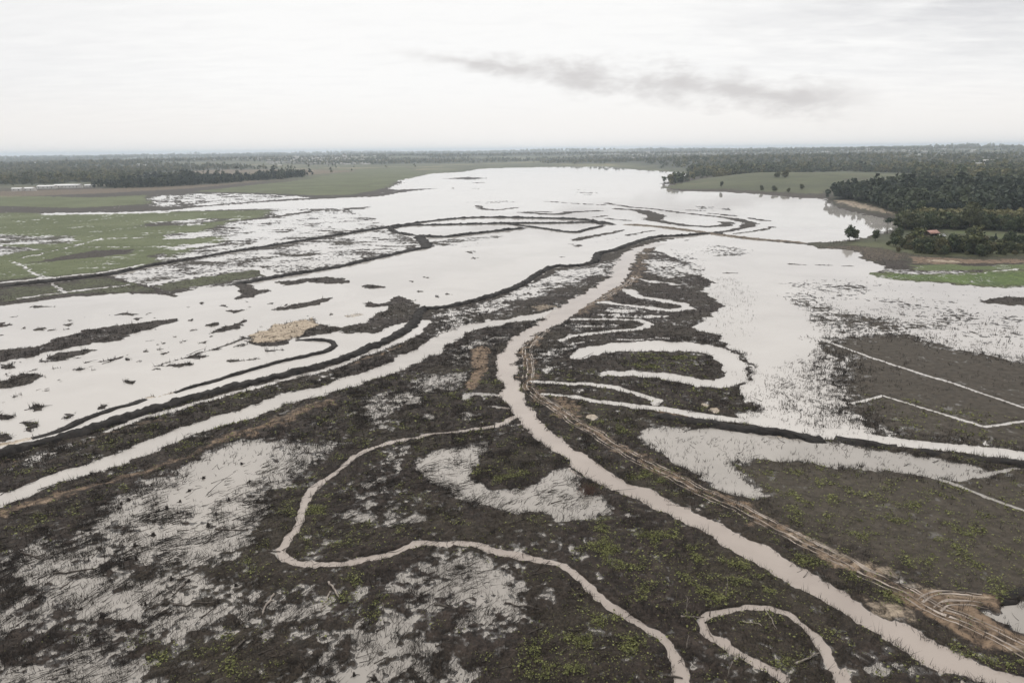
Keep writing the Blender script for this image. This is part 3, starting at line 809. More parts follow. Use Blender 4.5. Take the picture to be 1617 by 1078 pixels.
FARWOOD = sstep(RG, 2000, 2600) * sstep(wn, -0.75, -0.15) * TINT['upland'] * (L > 0.3)
TINT['wood'] = np.maximum(TINT['wood'], FARWOOD) * (L > 0.3)
s_, m_ = poly_mask(LAKE, 20.0, 0.5)
FARWOOD[s_] *= 1 - m_
TINT['upland'][s_] *= 1 - m_
s_, m_ = poly_mask([(215, 276), (330, 268.5), (480, 267.5), (570, 270), (485, 277), (440, 279), (372, 282.5), (300, 281), (240, 283)], 12.0, 1.0)
FARWOOD[s_] *= 1 - m_
for k_, v_ in (('wood', 0.0), ('upland', 0.25), ('brown', 0.72), ('green', 0.3)):
    TINT[k_][s_] += (v_ - TINT[k_][s_]) * m_
FARWOOD *= sstep(edge, 60, 420)
FARWOOD = np.maximum(FARWOOD, 0)

# --- final heights ---------------------------------------------------------------------------------
lod = np.clip(RG / 900, 0, 1)
nf = 0.55 * fbm(X, Y, 0.9, 2) * (1 - lod) + 0.75 * fbm(X + 40, Y - 12, 2.6, 2)
sx, sy = (X + Y) * 0.7071, (Y - X) * 0.7071           # windrows run north-east
bend = 3.0 * fbm(X, Y, 22.0, 1)
streaks = fbm((sx + bend) / 4.2, sy + bend, 1.5, 2)
nm = fbm(X - 300, Y + 140, 13.0, 3)
flat_mix = sstep(RG, 330, 520)                       # far shallows: broader ragged bars
noise = (0.66 * nf + 0.24 * streaks + 0.40 * nm) * (1 - flat_mix) + flat_mix * (0.55 * nf + 0.50 * fbm(X, Y + 77, 34.0, 3) + 0.45 * fbm(X / 2.2, Y, 7.5, 2))
lift = sstep(L, 0.2, 0.7)
Z = 0.42 * (L + 0.62 * A * noise)
inland = np.where(L > 0.3, 1.0, 0.0) * sstep(L, 0.3, 0.8)
Z = Z + E * inland
Z = np.maximum(Z, -1.2)
Z = Z.astype(np.float32)
Z[:3] = 0.3


def z_at(x, y):
    i = np.interp(np.hypot(x, y), RR, np.arange(NR))
    j = np.interp(np.arctan2(x, y), AZ, np.arange(NA))
    i0 = np.clip(i.astype(int) if hasattr(i, 'astype') else int(i), 0, NR - 2)
    j0 = np.clip(j.astype(int) if hasattr(j, 'astype') else int(j), 0, NA - 2)
    fi, fj = i - i0, j - j0
    return (Z[i0, j0] * (1 - fi) * (1 - fj) + Z[i0 + 1, j0] * fi * (1 - fj) + Z[i0, j0 + 1] * (1 - fi) * fj + Z[i0 + 1, j0 + 1] * fi * fj)


def on_land(u, v):
    """point of the terrain on the sight line through (u, v)"""
    z = 0.0
    for _ in range(12):
        p = ground_at((u, v), z)[0]
        z = 0.5 * z + 0.5 * max(float(z_at(p[0], p[1])), 0.0)
    return Vector((p[0], p[1], float(z_at(p[0], p[1]))))


# ------------------------------------------------------------------ ground material
m_ground, t, bs = mat_new("ground_mud")
tc = t.node('ShaderNodeTexCoord').outputs['Object']
flat = t.vscale(tc, (1, 1, 0.3))
na = t.noise(flat, 0.035, 5, 0.6)
nb = t.noise(flat, 0.55, 5, 0.65, 0.5)
nc = t.noise(flat, 3.5, 4, 0.7)
mixn = t.math('ADD', t.math('MULTIPLY', nb, 0.55), t.math('MULTIPLY', nc, 0.45))
mud = t.mix(t.step(mixn, 0.36, 0.68), (0.0080, 0.0058, 0.0048), (0.052, 0.0385, 0.0315))
mud = t.mix(t.math('MULTIPLY', t.step(na, 0.42, 0.62), 0.6), mud, t.mix(t.step(nc, 0.35, 0.65), (0.0150, 0.0120, 0.0080), (0.053, 0.0435, 0.0290)))
g = t.attr('green')
gn = t.math('ADD', g, t.math('MULTIPLY', t.math('SUBTRACT', t.math('ADD', t.math('MULTIPLY', na, 0.5), t.math('MULTIPLY', nb, 0.5)), 0.5), 1.3))
gcol = t.mix(t.step(nb, 0.35, 0.65), (0.043, 0.052, 0.018), (0.085, 0.104, 0.037))
gcol = t.mix(t.step(t.noise(flat, 0.012, 4, 0.6), 0.4, 0.62), gcol, (0.090, 0.106, 0.046))
gcol = t.mix(t.step(g, 1.05, 1.25), gcol, t.mix(t.step(t.math('ADD', t.math('MULTIPLY', nb, 0.5), t.math('MULTIPLY', t.noise(t.vscale(tc, (1, 0.35, 1)), 0.09, 5, 0.65), 0.5)), 0.38, 0.60), (0.040, 0.062, 0.016), (0.090, 0.130, 0.035)))
colr = t.mix(t.step(gn, 0.25, 0.85), mud, gcol)
rcol = t.mix(t.step(mixn, 0.36, 0.66), (0.030, 0.0245, 0.0178), (0.072, 0.060, 0.046))
colr = t.mix(t.math('MULTIPLY', t.attr('reed'), 0.92), colr, rcol)
b = t.attr('brown')
bn = t.step(t.math('ADD', b, t.math('MULTIPLY', t.math('SUBTRACT', mixn, 0.5), 1.8)), 0.30, 0.85)
bcol = t.mix(t.step(nb, 0.32, 0.66), (0.066, 0.046, 0.032), (0.205, 0.145, 0.098))
colr = t.mix(bn, colr, bcol)
s_ = t.attr('sand')
sn = t.step(t.math('ADD', s_, t.math('MULTIPLY', t.math('SUBTRACT', mixn, 0.5), 1.0)), 0.28, 0.80)
scol = t.mix(t.step(nb, 0.30, 0.70), (0.21, 0.165, 0.122), (0.44, 0.37, 0.285))
colr = t.mix(sn, colr, scol)
up = t.attr('upland')
n3 = t.noise(t.vscale(tc, (1, 1, 0)), 0.0021, 6, 0.62, 0.8)
n4 = t.noise(t.vscale(tc, (1, 1, 0)), 0.0105, 5, 0.6)
ucol = t.mix(t.step(n4, 0.38, 0.62), (0.030, 0.040, 0.020), (0.070, 0.080, 0.038))
ucol = t.mix(t.step(n3, 0.54, 0.60), ucol, t.mix(t.step(n4, 0.42, 0.6), (0.10, 0.115, 0.05), (0.19, 0.155, 0.095)))
ucol = t.mix(t.math('MULTIPLY', t.step(nb, 0.40, 0.62), 0.35), ucol, (0.12, 0.105, 0.06))
ucol = t.mix(t.attr('wood'), ucol, t.mix(nb, (0.012, 0.017, 0.009), (0.028, 0.036, 0.018)))
colr = t.mix(t.math('MAXIMUM', up, t.attr('wood')), colr, ucol)
t.put(bs.inputs['Base Color'], colr)
pz = t.node('ShaderNodeSeparateXYZ')
t.put(pz.inputs[0], t.node('ShaderNodeNewGeometry').outputs['Position'])
wet = t.math('SUBTRACT', 1.0, t.step(t.math('ADD', pz.outputs['Z'], t.math('MULTIPLY', t.math('SUBTRACT', mixn, 0.5), 0.12)), 0.02, 0.13))
t.put(bs.inputs['Roughness'], t.math('SUBTRACT', t.math('ADD', 0.60, t.math('MULTIPLY', nc, 0.35)), t.math('MULTIPLY', wet, 0.52)))
t.put(bs.inputs['Specular IOR Level'], t.math('ADD', 0.20, t.math('MULTIPLY', wet, 0.45)))
bmp = t.node('ShaderNodeBump')
bmp.inputs['Strength'].default_value = 0.7
bmp.inputs['Distance'].default_value = 0.25
t.put(bmp.inputs['Height'], mixn)
t.l.new(bmp.outputs[0], bs.inputs['Normal'])

idx = np.arange(NR * NA, dtype=np.int32).reshape(NR, NA)
q = np.stack([idx[:-1, :-1], idx[:-1, 1:], idx[1:, 1:], idx[1:, :-1]], -1).reshape(-1, 4)
ground = mesh_object("ground", np.stack([X, Y, Z], -1).reshape(-1, 3), q[:, ::-1], m_ground, smooth=True)
ground['kind'] = 'structure'
ground['label'] = 'dark drained lake bed of mud, reed flats and green meadow running back to low wooded hills'
for k, v in TINT.items():
    at = ground.data.attributes.new(k, 'FLOAT', 'POINT')
    if k == 'green':
        v = v * (0.5 + 0.5 * sstep(RG, 250, 340))
    at.data.foreach_set('value', np.ascontiguousarray(v.ravel(), np.float32))


# ------------------------------------------------------------------ water
def water_mat(name, c1, c2, rough, bump, scale):
    m, t, bs = mat_new(name)
    tc = t.node('ShaderNodeTexCoord').outputs['Object']
    f = t.step(t.noise(tc, scale, 5, 0.6, 0.4), 0.35, 0.65)
    t.put(bs.inputs['Base Color'], t.mix(f, c1, c2))
    wind = t.noise(t.vscale(tc, (1, 4.5, 1)), 0.006, 4, 0.55, 0.5)
    t.put(bs.inputs['Roughness'], t.math('ADD', rough, t.math('MULTIPLY', t.step(wind, 0.48, 0.66), 0.05)))
    bs.inputs['IOR'].default_value = 1.333
    bs.inputs['Specular IOR Level'].default_value = 0.5
    b = t.node('ShaderNodeBump')
    b.inputs['Strength'].default_value = bump
    b.inputs['Distance'].default_value = 0.05
    t.put(b.inputs['Height'], t.noise(t.vscale(tc, (1, 1.8, 1)), 1.3, 4, 0.6))
    t.l.new(b.outputs[0], bs.inputs['Normal'])
    return m


m_lake = water_mat("still_water", (0.385, 0.362, 0.340), (0.435, 0.411, 0.388), 0.02, 0.035, 0.02)
m_branch = water_mat("branch_water", (0.325, 0.302, 0.280), (0.375, 0.349, 0.324), 0.02, 0.06, 0.05)
m_pool = water_mat("pool_water", (0.250, 0.231, 0.211), (0.305, 0.282, 0.258), 0.03, 0.12, 0.03)
m_river = water_mat("river_water", (0.280, 0.240, 0.213), (0.325, 0.281, 0.250), 0.025, 0.08, 0.06)


def sheet(name, x0, x1, y0, y1, n, z, mat):
    gx, gy = np.meshgrid(np.linspace(x0, x1, n), np.linspace(y0, y1, n))
    v = np.stack([gx, gy, np.full_like(gx, z)], -1).reshape(-1, 3)
    i = np.arange(n * n).reshape(n, n)
    f = np.stack([i[:-1, :-1], i[:-1, 1:], i[1:, 1:], i[1:, :-1]], -1).reshape(-1, 4)
    return mesh_object(name, v, f, mat)


lake = sheet("lake_water", -2600, 2600, 20, 5200, 12, 0.0, m_lake)
lake['kind'] = 'structure'
pp = ground_at(BRANCH[::-1][1:-1] + RIVER[12:19] + [(850, 648), (930, 660)] + [(u, v + 4) for u, v in SIDE_DITCH[5:]] + [(1800, 900), (2100, 1500), (-600, 1500), (-500, 960)])
me = bpy.data.meshes.new("pool_water")
me.from_pydata([(a, b, 0.006) for a, b in pp], [], [list(range(len(pp)))])
me.materials.append(m_pool)
pool = bpy.data.objects.new("pool_water", me)
COL.objects.link(pool)
if me.polygons[0].normal.z < 0:
    me.flip_normals()
pool['kind'] = 'structure'
pool['label'] = 'grey turbid water of the pools in the foreground mud'
lake['label'] = 'pale still water of the lake and the pools lying on the mud'


def resample(wp, step):
    wp = np.asarray(wp, float)
    # Catmull-Rom through the traced points, then even steps
    p = np.vstack([2 * wp[0] - wp[1], wp, 2 * wp[-1] - wp[-2]])
    out, key = [], []
    for k in range(1, len(p) - 2):
        tt = np.linspace(0, 1, 12, endpoint=False)[:, None]
        a, b, c, d = p[k - 1], p[k], p[k + 1], p[k + 2]
        out.append(0.5 * ((2 * b) + (-a + c) * tt + (2 * a - 5 * b + 4 * c - d) * tt ** 2 + (-a + 3 * b - 3 * c + d) * tt ** 3))
        key.append(k - 1 + tt[:, 0])
    out = np.vstack(out + [p[-2:-1]])
    key = np.concatenate(key + [[len(wp) - 1]])
    s = np.concatenate([[0], np.cumsum(np.hypot(*np.diff(out, axis=0).T))])
    n = max(int(s[-1] / step), 3)
    ss = np.linspace(0, s[-1], n)
    return np.stack([np.interp(ss, s, out[:, 0]), np.interp(ss, s, out[:, 1])], -1), np.interp(ss, s, key)


def side_dir(c):
    d = np.gradient(c, axis=0)
    d /= np.linalg.norm(d, axis=1)[:, None] + 1e-9
    return np.stack([-d[:, 1], d[:, 0]], -1)


def ribbon(name, pts, width, z, mat, label):
    c, key = resample(ground_at(pts), 3.0)
    wd = np.interp(key, np.arange(len(pts)), width if np.ndim(width) else np.full(len(pts), width))
    n = side_dir(c)
    a = c + n * wd[:, None] / 2
    b = c - n * wd[:, None] / 2
    v = np.zeros((len(c) * 2, 3))
    v[0::2, :2] = a
    v[1::2, :2] = b
    v[:, 2] = z
    k = np.arange(len(c) - 1) * 2
    f = np.stack([k, k + 1, k + 3, k + 2], -1)
    o = mesh_object(name, v, f[:, ::-1], mat)
    if o.data.polygons[0].normal.z < 0:
        o.data.flip_normals()
    o['kind'] = 'structure'
    o['label'] = label
    return o


ribbon("river", RIVER[2:], np.array(RIVER_W[2:]) + 3.5, 0.030, m_river, 'straight muddy beige river running from the lake to the lower right')
ribbon("river_branch", BRANCH, np.array(BRANCH_W) + 3.5, 0.020, m_branch, 'wide pale branch of the river leaving to the lower left')
ribbon("stream", STREAM, 2.6, 0.012, m_river, 'thin winding stream looping through the dark mud in the foreground')
ribbon("oxbow_stream", OXBOW, 2.4, 0.012, m_river, 'hairpin of narrow water at the lower right')
ribbon("side_channel", SIDE_DITCH, np.array(SIDE_DITCH_W) + 1.5, 0.012, m_lake, 'straight channel running right beside a low broken bank')


# ------------------------------------------------------------------ embankments (swept ridges)
m_bank = simple_mat("bank_mud", (0.005, 0.0042, 0.0039), (0.022, 0.0175, 0.0155), 0.9, 0.8, 0.25)
m_road = simple_mat("road_earth", (0.075, 0.060, 0.047), (0.20, 0.165, 0.13), 0.5, 0.9, 0.2)


BANK_PTS = []


def embankment(name, pts, width, height, label, mat=None, step=0.9):
    c, key = resample(ground_at(pts), step)
    n = len(c)
    wd = np.interp(key, np.arange(len(pts)), width if np.ndim(width) else np.full(len(pts), width))
    s = np.arange(n) * step
    j = lambda o, wl, a: 1 + a * fbm(s + o, s * 0.37 + o, wl, 2)
    sd = side_dir(c)
    prof = [(-0.62, -0.6), (-0.46, 0.12), (-0.27, 0.78), (-0.10, 1.0), (0.10, 0.97), (0.27, 0.80), (0.46, 0.10), (0.62, -0.6)]
    off = rng.uniform(0, 500)
    hh = height * np.clip(j(off, 9.0, 0.20), 0.4, 1.8) * np.clip(np.minimum(s, s[::-1]) / 6, 0.15, 1)
    V = np.zeros((n, len(prof), 3))
    for k, (a, h) in enumerate(prof):
        wob = np.clip(j(off + 60 * k, 3.2, 0.26), 0.4, 1.9)
        V[:, k, :2] = c + sd * (a * wd * wob)[:, None]
        V[:, k, 2] = np.where(h < 0, -0.6, h * hh * np.clip(j(off + 33 * k, 2.0, 0.24), 0.4, 1.7))
    if mat is None:
        w_ = V[:, 1:-1].reshape(-1, 3)
        BANK_PTS.append(w_[(rng.random(len(w_)) < 0.34) & (np.hypot(w_[:, 0], w_[:, 1]) < 420)])
    i = np.arange(n * len(prof)).reshape(n, -1)
    f = np.stack([i[:-1, :-1], i[1:, :-1], i[1:, 1:], i[:-1, 1:]], -1).reshape(-1, 4)
    o = mesh_object(name, V.reshape(-1, 3), f[:, ::-1], mat or m_bank, smooth=True)
    up = np.zeros(len(o.data.polygons) * 3)
    o.data.polygons.foreach_get('normal', up)
    if up.reshape(-1, 3)[:, 2].sum() < 0:
        o.data.flip_normals()
    o['kind'] = 'structure'
    o['label'] = label
    return o


embankment("embankment", MAIN_BANK, [5, 5, 5.5, 6, 6, 6, 6, 6] + [4.6] * (len(MAIN_BANK) - 8), 1.1, 'long dark embankment sweeping from the causeway down to the left edge')
embankment("embankment", SECOND_BANK, 2.4, 0.55, 'thin dark bank curling round behind the sand bar')
embankment("embankment", SECOND_BANK_B, 2.4, 0.5, 'thin dark bank ending by the left edge')
embankment("embankment", LONG_BANK, [4] * 4 + [5] * 13, 1.2, 'long thin dyke crossing the left marsh towards the middle of the lake')
embankment("embankment", INNER_BANK, 6, 1.1, 'upper dyke of the flooded basin')
embankment("embankment", BASIN_BANK, 7, 1.2, 'lower dyke of the flooded basin')
embankment("embankment", BASIN_BANK_B, 5, 0.9, 'narrow dyke closing the right end of the flooded basin')
embankment("embankment", SHORE_BANK, [8, 9, 8, 7, 5, 5, 5.5, 5.5, 6, 7, 7], 1.1, 'dark shore bank between marsh and left lake')
for pts in SIDE_BANK:
    embankment("embankment", pts, 4.2, 0.8, 'piece of the low broken bank between the side channel and the grey pool')
embankment("causeway", ROAD, 6.5, 0.8, 'narrow earth causeway crossing the water to the wooded headland', m_road)
embankment("embankment", [(1546, 954), (1575, 952), (1600, 942), (1640, 925)], 2.2, 0.6, 'dark bank running off from the fork of the muddy track')


def ruts(pts, name, label, gauge=1.5):
    """two wheel ruts, slightly hollow bright wet strips laid on the track"""
    c, key = resample(ground_at(pts), 0.8)
    sd = side_dir(c)
    wob = 0.22 * fbm(np.arange(len(c)) * 0.8, np.zeros(len(c)), 7.0, 2)
    V, F = [], []
    for k in (-1, 1, -2.3, 1.9):
        q = c + sd * (k * gauge / 2 + wob + (0.2 * np.sin(np.arange(len(c)) * 0.05) if abs(k) > 1.5 else 0))[:, None]
        hw = (0.16 if abs(k) < 1.5 else 0.10) * np.clip(0.9 + 0.7 * fbm(np.arange(len(c)) * 0.8 + 50 * k, np.zeros(len(c)), 4.0, 2), 0.03, 2.0)
        a, b = q + sd * hw[:, None], q - sd * hw[:, None]
        base = sum(len(x) for x in V)
        v = np.zeros((len(c) * 2, 3))
        v[0::2, :2], v[1::2, :2] = a, b
        v[:, 2] = z_at(v[:, 0], v[:, 1]) + 0.05
        i = base + np.arange(len(c) - 1) * 2
        V.append(v)
        F.append(np.stack([i, i + 1, i + 3, i + 2], -1))
    o = mesh_object(name, np.vstack(V), np.vstack(F), m_rut)
    if o.data.polygons[0].normal.z < 0:
        o.data.flip_normals()
    o['kind'] = 'structure'
    o['label'] = label
    return o


m_rut = simple_mat("wet_rut", (0.14, 0.105, 0.08), (0.33, 0.275, 0.23), 0.35, 0.22, 0.5)
ruts(TRACK, "dirt_track", 'wheel ruts of a muddy track following the right bank of the river')
ruts(TRACK_FORK, "dirt_track", 'short fork of wheel ruts turning off to the right')

# ------------------------------------------------------------------ plants: tubes, leaves, crowns
def tube(path, rad, sides=5, cap=True):
    path = np.asarray(path, float)
    n = len(path)
    rad = np.interp(np.linspace(0, 1, n), np.linspace(0, 1, len(rad)), rad) if np.ndim(rad) else np.full(n, rad)
    d = np.gradient(path, axis=0)
    d /= np.linalg.norm(d, axis=1)[:, None] + 1e-9
    ref = np.array([0.31, 0.17, 0.93]) if abs(d[0][2]) < 0.8 else np.array([1.0, 0.2, 0.0])
    a = np.cross(d, ref)
    a /= np.linalg.norm(a, axis=1)[:, None] + 1e-9
    b = np.cross(d, a)
    th = np.arange(sides) * 2 * np.pi / sides
    v = path[:, None] + rad[:, None, None] * (np.cos(th)[None, :, None] * a[:, None] + np.sin(th)[None, :, None] * b[:, None])
    i = np.arange(n * sides).reshape(n, sides)
    j = np.roll(i, -1, axis=1)
    f = np.stack([i[:-1], j[:-1], j[1:], i[1:]], -1).reshape(-1, 4)
    v = v.reshape(-1, 3)
    tri = np.zeros((0, 3), int)
    if cap:
        v = np.vstack([v, path[0], path[-1]])
        c0, c1 = n * sides, n * sides + 1
        tri = np.vstack([np.stack([j[0], i[0], np.full(sides, c0)], -1), np.stack([i[-1], j[-1], np.full(sides, c1)], -1)])
    return v, f, tri


def join(parts):
    """parts: list of (verts, quads, tris)"""
    V, Q, T, k = [], [], [], 0
    for v, q, t3 in parts:
        V.append(v)
        if len(q):
            Q.append(np.asarray(q) + k)
        if len(t3):
            T.append(np.asarray(t3) + k)
        k += len(v)
    return np.vstack(V), (np.vstack(Q) if Q else np.zeros((0, 4), int)), (np.vstack(T) if T else np.zeros((0, 3), int))


_t = (1 + 5 ** 0.5) / 2
ICO_V = np.array([(-1, _t, 0), (1, _t, 0), (-1, -_t, 0), (1, -_t, 0), (0, -1, _t), (0, 1, _t), (0, -1, -_t), (0, 1, -_t), (_t, 0, -1), (_t, 0, 1), (-_t, 0, -1), (-_t, 0, 1)])
ICO_V = ICO_V / np.linalg.norm(ICO_V[0])
ICO_F = np.array([(0, 11, 5), (0, 5, 1), (0, 1, 7), (0, 7, 10), (0, 10, 11), (1, 5, 9), (5, 11, 4), (11, 10, 2), (10, 7, 6), (7, 1, 8), (3, 9, 4), (3, 4, 2), (3, 2, 6), (3, 6, 8), (3, 8, 9), (4, 9, 5), (2, 4, 11), (6, 2, 10), (8, 6, 7), (9, 8, 1)])


def leaf_quads(c, nrm, size):
    """one bent leaf clump (a quad with ragged corners) at every point"""
    n = len(c)
    r = rng.normal(size=(n, 3))
    a = np.cross(nrm, r)
    a /= np.linalg.norm(a, axis=1)[:, None] + 1e-9
    b = np.cross(nrm, a)
    k = np.stack([rng.uniform(0.5, 1.2, n) for _ in range(4)], 1) * np.reshape(size, (-1, 1))
    v = np.stack([c + a * k[:, :1], c + b * k[:, 1:2] + nrm * 0.2 * k[:, 1:2], c - a * k[:, 2:3], c - b * k[:, 3:4] - nrm * 0.2 * k[:, 3:4]], 1)
    i = np.arange(n * 4).reshape(n, 4)
    return v.reshape(-1, 3), i


def crown(w, h, z0, lobes, leaves, leaf, shape='round'):
    """leaf clumps over ragged inner masses; w, h are the crown's width and height"""
    parts = []
    cs, rs = [], []
    for k in range(lobes):
        a = rng.uniform(0, 2 * np.pi)
        u = rng.uniform(0, 1) if k else 0.55
        if shape == 'cone':
            rad = (1 - u) ** 0.8 * 0.30 * rng.uniform(0.3, 1.0)
            sz = 0.12 + 0.22 * (1 - u)
        elif shape == 'umbrella':
            u = 0.45 + 0.5 * u
            rad = 0.34 * rng.uniform(0.1, 1.0)
            sz = rng.uniform(0.16, 0.26)
        else:
            rad = 0.30 * math.sin(math.pi * (0.15 + 0.8 * u)) * rng.uniform(0.2, 1.0)
            sz = rng.uniform(0.17, 0.30)
        cs.append([math.cos(a) * rad * w, math.sin(a) * rad * w, z0 + h * (0.12 + 0.78 * u)])
        rs.append(sz * w * (0.8 if shape == 'cone' else 1.0))
    cs, rs = np.array(cs), np.array(rs)
    for c, r in zip(cs, rs):
        v = ICO_V * r * 0.64 * rng.uniform(0.75, 1.15, (12, 1)) * np.array([1, 1, 0.8])
        parts.append((v + c, np.zeros((0, 4), int), ICO_F))
    pick = rng.choice(lobes, leaves, p=rs ** 2 / (rs ** 2).sum())
    d = rng.normal(size=(leaves, 3))
    d[:, 2] += 0.25
    d /= np.linalg.norm(d, axis=1)[:, None]
    c = cs[pick] + d * rs[pick][:, None] * rng.uniform(0.72, 1.22, (leaves, 1)) * np.array([1, 1, 0.85])
    nn = d + 0.6 * rng.normal(size=(leaves, 3))
    nn /= np.linalg.norm(nn, axis=1)[:, None]
    v, q = leaf_quads(c, nn, leaf * rng.uniform(0.5, 1.3, leaves))
    parts.append((v, q, np.zeros((0, 3), int)))
    return join(parts)


def trunk(h, r, lean=0.03, limbs=4, spread=1.6):
    top = np.array([rng.normal() * lean * h, rng.normal() * lean * h, h])
    p = np.linspace(0, 1, 6)[:, None] * top + np.stack([rng.normal(size=6) * 0.012 * h, rng.normal(size=6) * 0.012 * h, np.zeros(6)], -1)
    p[0] = (0, 0, -0.4)
    parts = [tube(p, [r * 1.25, r, r * 0.8, r * 0.35], 6)]
    for k in range(limbs):
        u = rng.uniform(0.45, 0.9)
        s = u * top
        a = rng.uniform(0, 2 * np.pi)
        e = s + np.array([math.cos(a) * spread, math.sin(a) * spread, rng.uniform(0.5, 1.4)])
        parts.append(tube([s, (s + e) / 2 + [0, 0, 0.1], e], [r * 0.45, r * 0.15], 4))
    return join(parts)


def leaf_mat(name, c1, c2, c3):
    m, t, bs = mat_new(name)
    isl = t.node('ShaderNodeNewGeometry').outputs['Random Per Island']
    oi = t.node('ShaderNodeObjectInfo').outputs['Random']
    c = t.mix(t.step(isl, 0.1, 0.95), c1, c2)
    c = t.mix(t.math('MULTIPLY', t.step(oi, 0.4, 1.0), 0.6), c, c3)
    tone = t.attr('tone')
    c = t.mix(t.math('MULTIPLY', t.step(tone, 0.30, 0.95), 0.9), c, t.mix(0.6, c3, (c3[0] * 2.1, c3[1] * 1.9, c3[2] * 1.7)))
    t.put(bs.inputs['Base Color'], c)
    bs.inputs['Roughness'].default_value = 0.75
    bs.inputs['Specular IOR Level'].default_value = 0.2
    return m


m_pine = leaf_mat("pine_needles", (0.017, 0.027, 0.023), (0.047, 0.066, 0.053), (0.050, 0.064, 0.042))
m_broad = leaf_mat("broad_leaves", (0.030, 0.042, 0.023), (0.090, 0.112, 0.055), (0.112, 0.112, 0.060))
m_scrub = leaf_mat("scrub_leaves", (0.034, 0.042, 0.019), (0.112, 0.120, 0.050), (0.140, 0.118, 0.066))
m_bark = simple_mat("bark", (0.055, 0.045, 0.036), (0.14, 0.12, 0.10), 3.0, 0.9, 0.2)
m_dead = simple_mat("dead_wood", (0.040, 0.033, 0.028), (0.12, 0.104, 0.09), 1.5, 0.85, 0.2, 0.4)
m_pale = simple_mat("bleached_wood", (0.17, 0.145, 0.125), (0.34, 0.30, 0.265), 1.2, 0.85, 0.2)
m_stalk = simple_mat("dead_stalks", (0.008, 0.007, 0.0065), (0.050, 0.041, 0.035), 0.25, 0.9, 0.15, 0.6)
m_tuft = leaf_mat("fresh_leaves", (0.050, 0.055, 0.016), (0.200, 0.205, 0.080), (0.15, 0.16, 0.055))

PROTO = {}


def proto(kind, name, cat, trunk_args, crown_args, mat):
    r = empty(name, (0, 0, 0))
    v, q_, t3 = trunk(*trunk_args)
    mesh_object("trunk", v, [q_, t3], m_bark, parent=r)
    v, q_, t3 = crown(*crown_args)
    mesh_object("crown", v, [q_, t3], mat, parent=r)
    r['category'] = cat
    PROTO[kind] = [r, False]


def plant(kind, loc, scale, label, group=None, name=None):
    base, used = PROTO[kind]
    r = base if not used else copy_tree(base)
    PROTO[kind][1] = True
    r.location = loc
    r.rotation_euler = (0, 0, rng.uniform(0, 6.28))
    r.scale = (scale * rng.uniform(0.9, 1.1), scale * rng.uniform(0.9, 1.1), scale * rng.uniform(0.92, 1.08))
    r['label'] = label
    if group:
        r['group'] = group
    elif 'group' in r:
        del r['group']
    if name:
        r.name = name
    return r


for k in range(4):       # tall plantation pines
    proto('pine%d' % k, "pine_tree", "tree", (13, 0.22, 0.02, 3, 1.2), (7.0, 12.5, 4.5, 13, 640, 0.60, 'cone' if k < 2 else 'round'), m_pine)
for k in range(4):
    proto('broad%d' % k, "broadleaf_tree", "tree", (6, 0.22, 0.05, 5, 1.8), (8.5, 8.0, 2.2, 12, 700, 0.60, 'round'), m_broad)
for k in range(4):
    proto('scrub%d' % k, "shrub", "shrub", (1.6, 0.08, 0.08, 4, 0.8), (4.4, 3.4, 0.15, 10, 480, 0.36, 'round'), m_scrub)
for k in range(2):
    proto('araucaria%d' % k, "umbrella_pine", "tree", (12, 0.24, 0.02, 5, 2.0), (9.0, 6.5, 8.5, 10, 360, 0.6, 'umbrella'), m_pine)

AREA = (RG * np.gradient(AZ)[None, :] * np.gradient(RR)[:, None]).astype(np.float64)
INVIEW = ((np.abs(AA) < 0.80) & (RG > 62)).astype(np.float64)


def scatter(dens, count, power=None):
    """random points of the ground: count of them, spread by dens per square metre"""
    w_ = (dens * AREA * INVIEW).ravel()
    cs = np.cumsum(w_)
    if count is None:
        count = int(cs[-1])
    k = np.searchsorted(cs, rng.random(count) * cs[-1])
    k = np.minimum(k, len(cs) - 1)
    i, j = np.divmod(k, NA)
    r = RR[i] + (rng.random(count) - 0.5) * np.gradient(RR)[i]
    a = AZ[j] + (rng.random(count) - 0.5) * np.gradient(AZ)[j]
    x, y = r * np.sin(a), r * np.cos(a)
    return x, y, z_at(x, y), k


# ---- woods: the nearest trees one by one, the depth of each wood as one mass
def wood_mass(name, x, y, z, h, label, mat, kinds=14, wide=0.55):
    """thousands of tree crowns behind the front rows"""
    protos = []
    for k in range(kinds):
        v, q_, t3 = crown(1.0 * wide * 2, 1.0, 0.05, 5, 46, 0.125, 'round' if k % 3 else 'cone')
        protos.append((v, q_, t3))
    which = rng.integers(0, kinds, len(x))
    parts = []
    tone = []
    tt_ = np.clip(0.5 + 0.28 * fbm(x, y, 90.0, 2) + 0.22 * rng.normal(size=len(x)), 0, 1)
    for k in range(kinds):
        s = np.where(which == k)[0]
        if not len(s):
            continue
        v, q_, t3 = protos[k]
        a = rng.uniform(0, 6.28, len(s))
        c, sn = np.cos(a)[:, None], np.sin(a)[:, None]
        hh = h[s][:, None]
        vx = (v[None, :, 0] * c - v[None, :, 1] * sn) * hh + x[s][:, None]
        vy = (v[None, :, 0] * sn + v[None, :, 1] * c) * hh + y[s][:, None]
        vz = v[None, :, 2] * hh + z[s][:, None]
        tone.append(np.repeat(tt_[s], len(v)))
        off = (np.arange(len(s)) * len(v))[:, None, None]
        parts.append((np.stack([vx, vy, vz], -1).reshape(-1, 3), (q_[None] + off).reshape(-1, 4), (t3[None] + off).reshape(-1, 3)))
    v, q_, t3 = join(parts)
    o = mesh_object(name, v, [q_, t3], mat)
    at = o.data.attributes.new('tone', 'FLOAT', 'POINT')
    at.data.foreach_set('value', np.concatenate(tone).astype(np.float32))
    o['kind'] = 'stuff'
    o['label'] = label
    return o


